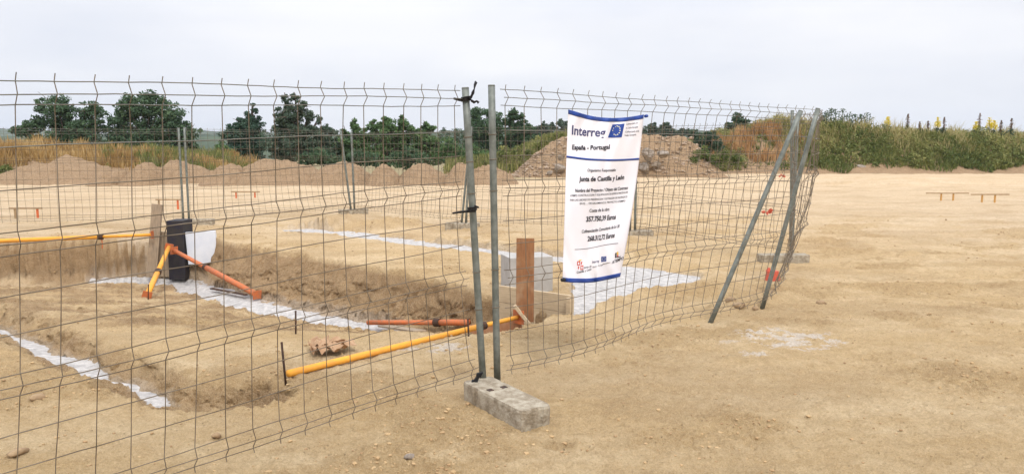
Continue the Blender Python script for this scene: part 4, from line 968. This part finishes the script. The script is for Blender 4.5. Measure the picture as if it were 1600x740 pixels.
# ------------------------------------------------------------------ grass and weeds
def blades(name, m, X, Y, Z, h, wd, label, cat='grass', lean=.35, tone=None):
    n = len(X); a = rng.random(n) * np.pi; ca, sa = np.cos(a) * wd, np.sin(a) * wd * .6; th = rng.random(n) * 2 * np.pi; l = rng.random(n) * lean * h
    base = np.stack([X, Y, Z], -1); tip = base + np.stack([np.cos(th) * l, np.sin(th) * l, h], -1); mid = base + np.stack([np.cos(th) * l * .3, np.sin(th) * l * .3, h * .55], -1)
    s = np.stack([ca, sa, np.zeros(n)], -1)
    V = np.stack([base - s * .8, base + s * .8, mid + s, mid - s, tip + s * .15, tip - s * .15], 1).reshape(-1, 3)
    i = np.arange(n)[:, None] * 6; Fq = np.concatenate([i + np.array([[0, 1, 2, 3]]), i + np.array([[3, 2, 4, 5]])], 0)
    tn = np.clip((rng.random(n) if tone is None else tone), 0, 1)
    return stuff(link(name, npmesh(name, V, Fq, False, dict(tone=np.repeat(tn, 6))), M[m]), label, cat)
def scatter(hf, n, x0, x1, Y0, Y1, Yref, dens=None):
    xa, xb = at_y(x0, 290, Yref).x, at_y(x1, 290, Yref).x; X = rng.uniform(xa, xb, n); Y = rng.uniform(Y0, Y1, n)
    px = 800 + F * X / Y; k = np.ones(n, bool)
    if dens is not None: k = rng.random(n) < dens(px, X, Y)
    X, Y, px = X[k], Y[k], px[k]; return X, Y, hf(X, Y) - .05, px
# left: dry orange grass
X, Y, Z, px = scatter(bankL, 30000, -60, 400, 35.2, 41, 38, lambda p, x, y: np.clip(.9 + .5 * N1.f(x * .5, y * .5, 2), 0, 1) * (y > 35.6 + .8 * N2.f(x * .6, y, 2)))
hh = rng.uniform(.25, .65, len(X)) * (1 + .5 * N4.f(X * .25, Y * .3, 2)) * (1 + .8 * N2.f(X * .9, Y * .9, 3)) * np.interp(px, [0, 60, 120, 350], [1.1, 1.1, .75, .7])
tn = .45 + .45 * N1.f(X * .5 + 8, Y * .5, 3) + rng.normal(0, .18, len(X))
blades('dry_grass', 'drygrass', X, Y, Z, hh, .022, 'orange dry grass on the low bank at the left', tone=tn)
X, Y, Z, px = scatter(bankL, 9000, 120, 420, 35.2, 41, 38, lambda p, x, y: (N1.f(x * .35 + 2, y * .35, 2) > .02) & (p > 150))
blades('green_grass', 'greengrass', X, Y, Z, rng.uniform(.3, .75, len(X)), .022, 'green grass among the dry grass below the left trees', tone=.45 + rng.normal(0, .25, len(X)))
# middle: scrubby grass behind heaps
X, Y, Z, px = scatter(bankM, 12000, 700, 1070, 43.2, 48, 46)
blades('green_grass', 'greengrass', X, Y, Z, rng.uniform(.25, .6, len(X)), .025, 'grass on the slope between the dark trees and the rubble heap', tone=.6 + rng.normal(0, .22, len(X)))
# right bank
def dR(p, x, y): return np.where((p > 1110) & (p < 1235) & (y < 46.3), .6, 1.0) * (y > 44.1 + .7 * N2.f(x * .45, y * .3, 3))
X, Y, Z, px = scatter(bankR, 62000, 1050, 1780, 43.6, 53.5, 48, dR)
depth = (Y - 44) / 6
hh = rng.uniform(.15, .45, len(X)) * (1 + .9 * N4.f(X * .5, Y * .5, 3))
tn = .28 + .75 * np.clip(depth, 0, 1) + .35 * N1.f(X * .35 + 4, Y * .5, 3) + rng.normal(0, .16, len(X))
blades('green_grass', 'greengrass', X, Y, Z, hh, .026, 'dense green grass and weeds over the right bank', tone=tn, lean=1.1)
X, Y, Z, px = scatter(bankR, 30000, 1180, 1780, 45.3, 53, 49, lambda p, x, y: np.clip(.5 + .9 * N1.f(x * .4, y * .4, 2), 0, 1))
blades('straw_grass', 'straw', X, Y, Z, rng.uniform(.25, .85, len(X)) * (1 + .5 * N2.f(X * .5, Y * .5, 3)), .016, 'pale seeding grass along the crest of the right bank', tone=.4 + rng.normal(0, .25, len(X)), lean=.8)
X, Y, Z, px = scatter(bankR, 14000, 1095, 1245, 44.6, 47.2, 46.5, lambda p, x, y: np.clip(-.05 + .25 * (p < 1190) * (y > 45.4) + 1.4 * N1.f(x * .6 + 5, y * .6, 2), 0, 1))
blades('rusty_grass', 'rustgrass', X, Y, Z, rng.uniform(.3, .8, len(X)), .024, 'rust coloured dry grass patch beside the far post on the right bank', tone=.5 + .4 * N2.f(X, Y, 2) + rng.normal(0, .2, len(X)))

def leaf_cloud(P, s, tone, aspect=.55, updown=.5):
    n = len(P); a = rng.normal(size=(n, 3)); a /= np.linalg.norm(a, axis=1)[:, None]; b = rng.normal(size=(n, 3)); b -= a * (a * b).sum(1)[:, None]; b /= np.linalg.norm(b, axis=1)[:, None]
    s = s * rng.uniform(.6, 1.3, n); a = a * s[:, None]; b = b * (s * aspect)[:, None]
    V = np.stack([P - a, P + b * .9 - a * .1, P + a, P - b * .9 + a * .1], 1).reshape(-1, 3)
    return V, np.arange(4 * n).reshape(-1, 4), np.repeat(np.clip(tone, 0, 1), 4)
def weeds_on(hf, name, m, n, x0, x1, Y0, Y1, hmax, s, label, dens=None, tone0=.4):
    """leafy tufts: each tuft a little upright cloud of leaves"""
    X, Y, Z, px = scatter(hf, n, x0, x1, Y0, Y1, (Y0 + Y1) / 2, dens); k = 26; h = hmax * rng.uniform(.25, 1, len(X)) ** 1.3 * (1 + .6 * N2.f(X * .4, Y * .4, 2))
    f = rng.random((len(X), k)) ** .8; rr = .22 * (1 - f * .6) * rng.random((len(X), k)) ** .5 * (.5 + h[:, None]); th = rng.random((len(X), k)) * 6.283
    P = np.stack([X[:, None] + rr * np.cos(th), Y[:, None] + rr * np.sin(th), Z[:, None] + f * h[:, None]], -1).reshape(-1, 3)
    t = (tone0 + .45 * N1.f(X * .35, Y * .5, 3) + .35 * sstep(45.5, 49, Y) * (X > 10) + rng.normal(0, .12, len(X)))[:, None] + rng.normal(0, .12, (len(X), k)) + .15 * f
    V, Fq, tt = leaf_cloud(P, s, t.ravel()); return stuff(link(name, npmesh(name, V, Fq, False, dict(tone=tt)), M[m]), label, 'weeds')
weeds_on(bankR, 'weeds', 'weed', 4600, 1225, 1780, 44.1, 51, .62, .07, 'dense leafy weeds low on the right bank', lambda p, x, y: np.where(y < 46.5, 1, .5) * (y > 44.2 + .6 * N1.f(x * .5, y * .3, 3)), .42)
weeds_on(bankR, 'weeds', 'weed', 900, 1050, 1240, 44.0, 51, .7, .07, 'leafy weeds beside the rusty grass left of the far post', lambda p, x, y: np.where((p > 1090) & (p < 1165) | (y > 48), 1, .3) * np.where((p > 1165) & (p < 1240) & (y < 46.5), .35, 1), .45)
weeds_on(bankM, 'weeds', 'weed', 260, 720, 900, 43.6, 47, .6, .08, 'weeds on the slope left of the rubble heap')
weeds_on(bankL, 'weeds', 'weed', 80, 180, 420, 35.4, 40, .5, .06, 'green weeds in the dry grass', None, .7)

# ------------------------------------------------------------------ trees and bushes
def tree(name, m, Y, circ, base_px, label, n=9000, leaf=.11, group='trees behind the site', cat='tree', dense=.55, base_z=-1.2, limbs=True, tone0=.42, seed=0):
    r = np.random.default_rng(seed + int(base_px) * 3 + 1); b = at_y(base_px, 290, Y); root = empty(name, (b.x, Y, base_z), label, cat, group)
    C_ = []; 
    for (px, py, rp) in circ: c = at_y(px, py, Y); C_.append((np.array([c.x, Y + r.normal(0, .25) * rp / F * Y * 1.0, c.z]), rp / F * Y))
    area = sum(c[1] ** 2 for c in C_); pts = []; tones = []
    for c, rad in C_:
        nl = int(1.7 * n * rad ** 2 / area); ns = max(6, int(nl / 42)); sub = r.normal(size=(ns, 3)); sub /= np.linalg.norm(sub, axis=1)[:, None]
        sub = c + sub * (rad * (r.random(ns) ** dense * 1.0))[:, None] * np.array([1, 1.0, .92]); sr = rad * r.uniform(.10, .34, ns) + .08
        id_ = r.integers(0, ns, nl); d_ = r.normal(size=(nl, 3)); d_ /= np.linalg.norm(d_, axis=1)[:, None]; P = sub[id_] + d_ * (sr[id_] * r.random(nl) ** .45)[:, None] * np.array([1.15, 1.15, .7])
        pts.append(P); tones.append(tone0 + r.normal(0, .16, ns)[id_] + r.normal(0, .12, nl) )
    P = np.concatenate(pts); t = np.concatenate(tones); o0 = np.array(root.location); k = P[:, 2] > -.9; P = P[k]; t = t[k]
    V, Fq, tt = leaf_cloud(P - o0, leaf * .78, t, .6); link('crown', npmesh('crown', V, Fq, False, dict(tone=tt)), M[m], root)
    if limbs:
        mb = MB(); H = max(c[0][2] for c in C_) - base_z; fork = Vector((r.normal(0, .1), 0, H * .34)); tr = .035 * H ** .9
        mb.tube([(0, 0, -.2), (0.03, 0, H * .15), fork], [tr, tr * .8, tr * .65], 8)
        for c, rad in C_:
            e = Vector(c - o0); mid = fork.lerp(e, .5) + Vector((r.normal(0, .15), r.normal(0, .15), .15 * H * .3)); mb.tube([fork - Vector((0, 0, .1)), mid, e], [tr * .45, tr * .28, .02], 6)
            for _ in range(4):
                g = e + Vector(r.normal(0, rad * .55, 3)); mb.tube([mid.lerp(e, .6), e.lerp(g, .5) + Vector((0, 0, .05)), g], [.04, .025, .01], 4)
        mb.build('trunk', M['bark'], root, True)
    return root
tree('oak_tree', 'oak', 48, [(101, 172, 22), (140, 172, 17), (68, 166, 13), (58, 192, 16), (85, 195, 26), (122, 198, 30), (148, 195, 13), (25, 205, 10), (44, 205, 15), (95, 222, 28), (135, 222, 26), (60, 225, 24), (158, 232, 16)], 105, 'spreading dark oak at the far left with ragged separate boughs', 13000, dense=.7)
tree('oak_tree', 'oak', 49, [(238, 150, 11), (205, 160, 16), (250, 162, 18), (225, 172, 26), (195, 180, 22), (265, 182, 22), (185, 205, 24), (225, 205, 34), (268, 208, 28), (295, 210, 18), (303, 232, 16), (190, 232, 24), (230, 235, 28), (272, 236, 26), (168, 200, 9)], 232, 'tall rounded dark oak left of the paired back posts', 17000, dense=.6)
tree('conifer_tree', 'pine', 52, [(395, 163, 3.5), (395, 172, 6), (394, 182, 10), (397, 192, 14), (378, 194, 12), (364, 203, 12), (390, 205, 20), (356, 214, 12), (378, 222, 24), (404, 222, 18), (358, 235, 18), (395, 242, 22), (370, 247, 20)], 386, 'pointed dark conifer above the broad spoil heap', 12000, .10, dense=.6, tone0=.35)
tree('oak_tree', 'grey_oak', 50, [(446, 153, 6), (460, 150, 7), (450, 166, 13), (470, 168, 12), (440, 180, 14), (462, 184, 18), (482, 182, 12), (497, 188, 6), (438, 200, 16), (465, 204, 22), (492, 206, 12), (430, 222, 20), (462, 228, 28), (490, 230, 20), (440, 248, 20)], 460, 'tall greyish tree with open airy top beside the conifer', 12000, dense=.85)
tree('young_tree', 'grey_oak', 50, [(508, 202, 9), (520, 206, 7), (503, 218, 14), (520, 226, 16), (512, 244, 18)], 512, 'small tree filling the gap right of the tall greyish tree', 4500)
tree('ash_tree', 'ash', 50, [(552, 192, 6), (556, 200, 9), (540, 208, 9), (556, 216, 17), (540, 228, 18), (565, 234, 20), (548, 248, 18)], 552, 'small bright green tree behind the leaning far posts', 6000, dense=.8)
tree('ash_tree', 'ash', 50, [(600, 192, 12), (586, 198, 11), (574, 210, 10), (612, 203, 16), (627, 186, 6), (632, 196, 11), (640, 208, 13), (595, 216, 20), (625, 222, 22), (600, 240, 22), (630, 246, 20)], 612, 'widest bright green tree in the middle of the low green row', 11000, dense=.75)
tree('ash_tree', 'ash', 50, [(664, 196, 6), (672, 203, 9), (656, 207, 9), (664, 220, 18), (680, 222, 13), (655, 236, 20), (682, 242, 18)], 668, 'small bright green tree at the right end of the low green row', 6000, dense=.8)
tree('oak_tree', 'oak', 56, [(745, 180, 13), (762, 178, 12), (776, 182, 11), (738, 196, 14), (756, 198, 20), (778, 202, 13), (742, 218, 20), (768, 222, 20), (735, 240, 22), (765, 245, 22)], 758, 'dark round tree seen between the two near posts', 10000, dense=.5)
tree('oak_tree', 'oak', 57, [(803, 178, 10), (812, 184, 9), (795, 192, 11), (812, 200, 15), (826, 208, 12), (800, 212, 16), (840, 216, 9), (815, 226, 18), (790, 230, 14), (840, 230, 12)], 808, 'dark tree just right of the near twin posts', 8000, dense=.5)
BG = 'bushes beyond the spoil heaps'
for i, (Yb, circ, bp, l, mm) in enumerate([
    (46, [(345, 232, 10), (352, 240, 11), (338, 244, 9)], 345, 'bright green bush at the left foot of the conifer', 'ash'),
    (35, [(8, 268, 13), (24, 276, 10), (-8, 272, 14)], 8, 'low dark green bush at the left edge of the field', 'weed'),
    (45, [(500, 244, 16), (520, 250, 14), (480, 250, 14)], 500, 'dark bush behind the spoil heap left of the leaning far posts', 'oak'),
    (45, [(560, 246, 15), (580, 250, 14), (545, 252, 12)], 562, 'dark green bush right behind the leaning far posts', 'oak'),
    (45, [(640, 244, 16), (620, 250, 14), (660, 250, 13)], 640, 'dark bush behind the smooth spoil heap', 'oak'),
    (47, [(700, 228, 14), (715, 238, 16), (690, 242, 16), (705, 252, 16)], 703, 'green bush immediately left of the near post', 'ash'),
    (46, [(738, 240, 16), (752, 248, 15), (728, 250, 14)], 740, 'green bush seen between the two near posts', 'ash'),
    (45, [(790, 240, 14), (806, 246, 14), (782, 252, 13), (800, 258, 12)], 795, 'green bush on the slope right of the near twin posts', 'weed'),
    (44.5, [(830, 240, 9), (845, 232, 8), (818, 250, 9)], 830, 'olive bush on the slope at the top of the rubble heap', 'weed'),
    (70, [(690, 212, 14), (712, 210, 14), (725, 222, 18), (700, 226, 18)], 705, 'pale far bush on the skyline left of the near post', 'grey_oak')]):
    tree('bush', mm, Yb, circ, bp, l, 2600, .085, BG, 'bush', .5, -.3, False, .45, 40 + i)
tree('bush', 'bluegreen', 48.5, [(1150, 183, 9), (1158, 192, 12), (1143, 196, 12), (1152, 206, 15), (1140, 212, 12), (1165, 208, 10)], 1152, 'bluish green bush standing highest on the right bank', 3500, .09, None, 'bush', .6, 1.5, False, .45, 3)
tree('bush', 'bluegreen', 42, [(1085, 212, 10), (1110, 215, 12), (1095, 225, 13), (1120, 228, 12), (1100, 238, 10)], 1105, 'bluish green bush at the left end of the right bank', 3200, .08, None, 'bush', .6, .6, False, .35, 4)
tree('bush', 'weed', 39.5, [(1085, 248, 12), (1130, 246, 11), (1150, 250, 10), (1115, 254, 12), (1060, 259, 8), (1100, 240, 12)], 1125, 'low dark bush at the foot of the right bank', 3000, .07, None, 'bush', .6, .0, False, .2, 5)
# far woodland line
FG = 'far trees on the skyline'
for i, (Yb, circ, bp, l) in enumerate([
    (120, [(850, 198, 8), (862, 200, 9), (838, 204, 8), (850, 212, 10)], 850, 'far dark tree left of the banner'),
    (120, [(876, 193, 7), (884, 198, 9), (892, 202, 9), (880, 210, 10)], 882, 'far dark tree touching the left edge of the banner'),
    (120, [(1018, 200, 8), (1006, 204, 8), (1030, 204, 9), (1018, 212, 9)], 1018, 'far rounded tree right of the banner'),
    (118, [(1041, 194, 5), (1044, 202, 8), (1034, 208, 8), (1052, 210, 8)], 1043, 'far tree with a small pointed tip, right of the banner'),
    (122, [(1066, 206, 6), (1076, 208, 6), (1060, 212, 7)], 1067, 'low far tree where the skyline meets the right bank')]):
    tree('far_tree', 'grey_oak', Yb, circ, bp, l, 2600, .22, FG, 'tree', .5, -3, True, .25, 60 + i)

# tall weeds on the crest of the right bank
def stalk(px, ytop, kind, label, group, seed):
    r = random.Random(seed); Y = 47.6; b = at_y(px, 210, Y); hb = float(bankR(np.array([b.x]), np.array([Y]))[0]) - .05; top = at_y(px, ytop, Y).z; h = max(.5, top - hb)
    nm = {'mullein': 'mullein', 'dock': 'dock_plant', 'thistle': 'tall_weed'}[kind]; root = empty(nm, (b.x, Y, hb), label, 'flower' if kind == 'mullein' else 'wild plant', group)
    MB().tube([(0, 0, 0), (.02, 0, h * .5), (r.uniform(-.05, .05), 0, h)], [.025, .018, .008], 5).build('stem', M['weedstem'], root)
    n = 260; f = rng.random(n)
    if kind == 'mullein':
        z = h * (.62 + .38 * f); w_ = .10 * (1 - .7 * (f)) + .025; 
        P = np.stack([rng.normal(0, 1, n) * w_ * .7 + 0, rng.normal(0, 1, n) * w_ * .7, z], -1); V, Fq, t = leaf_cloud(P[:150], .038, .5 + rng.normal(0, .3, 150), .8); link('blossoms', npmesh('blossoms', V, Fq, False, dict(tone=t)), M['flower'], root)
        for k in range(3):
            th = k * 2.1 + r.random(); P = np.stack([np.cos(th) * .13 + rng.normal(0, .035, 70), np.sin(th) * .16 + rng.normal(0, .035, 70), h * (.55 + .25 * rng.random(70))], -1); V, Fq, t = leaf_cloud(P, .03, .5 + rng.normal(0, .3, 70), .8); link('blossoms', npmesh('blossoms', V, Fq, False, dict(tone=t)), M['flower'], root)
    elif kind == 'dock':
        z = h * (.45 + .55 * f); w_ = .055 * np.sin(np.pi * np.clip(f * .9 + .1, 0, 1)) + .015; P = np.stack([rng.normal(0, 1, n) * w_ * .7, rng.normal(0, 1, n) * w_ * .7, z], -1); V, Fq, t = leaf_cloud(P, .035, .5 + rng.normal(0, .3, n), .7); link('seed_sprays', npmesh('seed_sprays', V, Fq, False, dict(tone=t)), M['dock'], root)
    n = 150; f = rng.random(n); bw = r.uniform(.16, .30) if kind == 'thistle' else .14
    P = np.stack([rng.normal(0, bw, n), rng.normal(0, bw, n), h * (.05 + (.92 if kind == 'thistle' else .5) * f)], -1); P[:, :2] *= (1.25 - f ** 2)[:, None]
    V, Fq, t = leaf_cloud(P, .10, .5 + rng.normal(0, .2, n), .3); link('leaves', npmesh('leaves', V, Fq, False, dict(tone=t)), M['bluegreen'], root)
M['weedstem'] = mat('weed_stem', (.16, .17, .07), .8)
MG, DG, TGp = 'yellow flowering mulleins on the right bank', 'brown docks on the crest of the right bank', 'tall leafy weeds on the crest of the right bank'
for px, yt, l in [(1350, 198, 'yellow mullein lowest on the bank, nearest the fence'), (1386, 182, 'slender mullein, alone on the crest between leafy weeds and a lone dock'), (1464, 183, 'bright mullein beside a leaning brown dock, mid crest'),
                  (1524, 190, 'shorter mullein directly left of the tallest brown dock'), (1545, 184, 'full bright mullein right of the tallest brown dock'), (1552, 188, 'mullein crowded against the full bright one')]: stalk(px, yt, 'mullein', l, MG, int(px))
for px, yt, l in [(1417, 178, 'lone brown dock between two mulleins'), (1436, 190, 'short dark dock right of the lone dock'), (1449, 189, 'short dock just left of the mid crest mullein'), (1474, 183, 'leaning brown dock right of the mid crest mullein'),
                  (1529, 177, 'tallest brown dock on the bank'), (1563, 188, 'dark dock right of the crowded mulleins'), (1579, 185, 'reddish dock nearest the right edge')]: stalk(px, yt, 'dock', l, DG, int(px))
for px, yt, l in [(1290, 172, 'leafy weed directly right of the leaning pole top'), (1297, 168, 'broadest leafy weed, highest by the leaning pole'), (1304, 170, 'leafy weed right of the broadest one'), (1315, 169, 'upright pale weed standing in the middle of the leafy group'),
                  (1325, 174, 'thin dark weed right of the upright pale one'), (1335, 178, 'short weed left in the right hand cluster of leafy weeds'), (1344, 178, 'middle weed of the right hand cluster of leafy weeds'), (1353, 175, 'pointed weed at the right end of the leafy weeds'),
                  (1286, 180, 'low leafy weed half behind the leaning pole')]: stalk(px, yt, 'thistle', l, TGp, int(px))

# ------------------------------------------------------------------ far hills
def hill(Y0, pts, depth, tone, seed):
    n = 500; px = np.linspace(pts[0][0], pts[-1][0], n); t = np.interp(px, [p[0] for p in pts], [p[1] for p in pts]); X0 = (px - 800) / F * Y0
    Hh = np.array([ztop(v, Y0) for v in t]); W = np.linspace(-1, 1, 30); Wg = np.repeat(W[:, None], n, 1); Xg = np.repeat(X0[None], 30, 0); Yy = Y0 + Wg * depth
    z = -6 + (Hh[None] + 6) * np.clip(1 - np.abs(Wg) ** 2, 0, 1) + (Y0 * .004) * np.abs(N1.f(Xg / Y0 * 90 + seed, Yy / Y0 * 90, 3)) * np.clip(1 - Wg ** 2, 0, 1)
    struct(link('hills', npmesh('hills', np.stack([Xg, Yy, z], -1).reshape(-1, 3), grid_faces(30, n), True), tone))
M['hill'] = mat('wooded_hill', (.030, .052, .030), .95, var=(.060, .085, .042), scale=.045, detail=8)
hill(420, [(-900, 215), (-200, 212), (0, 214), (80, 218), (300, 214), (350, 212), (420, 216), (700, 208), (760, 204), (860, 205), (1000, 207), (1080, 210), (1300, 216), (2500, 214)], 90, M['hill'], 3)
hill(1100, [(-1000, 206), (-200, 205), (0, 203), (40, 206), (150, 214), (300, 208), (345, 207), (500, 212), (680, 209), (800, 201), (900, 203), (1050, 205), (1200, 208), (2300, 206)], 250, M['hill'], 8)

# ------------------------------------------------------------------ air between here and the hills
hz = MB().box((0, 0, 33), (3600, 3100, 86)).build('haze', None)
hm = bpy.data.materials.new('haze'); hm.use_nodes = True; t = hm.node_tree; t.nodes.clear()
pv = t.nodes.new('ShaderNodeVolumePrincipled'); pv.inputs['Color'].default_value = (.80, .86, .95, 1); pv.inputs['Density'].default_value = .0002
ou = t.nodes.new('ShaderNodeOutputMaterial'); t.links.new(pv.outputs[0], ou.inputs['Volume']); hz.data.materials.append(hm)
hz['kind'] = 'stuff'
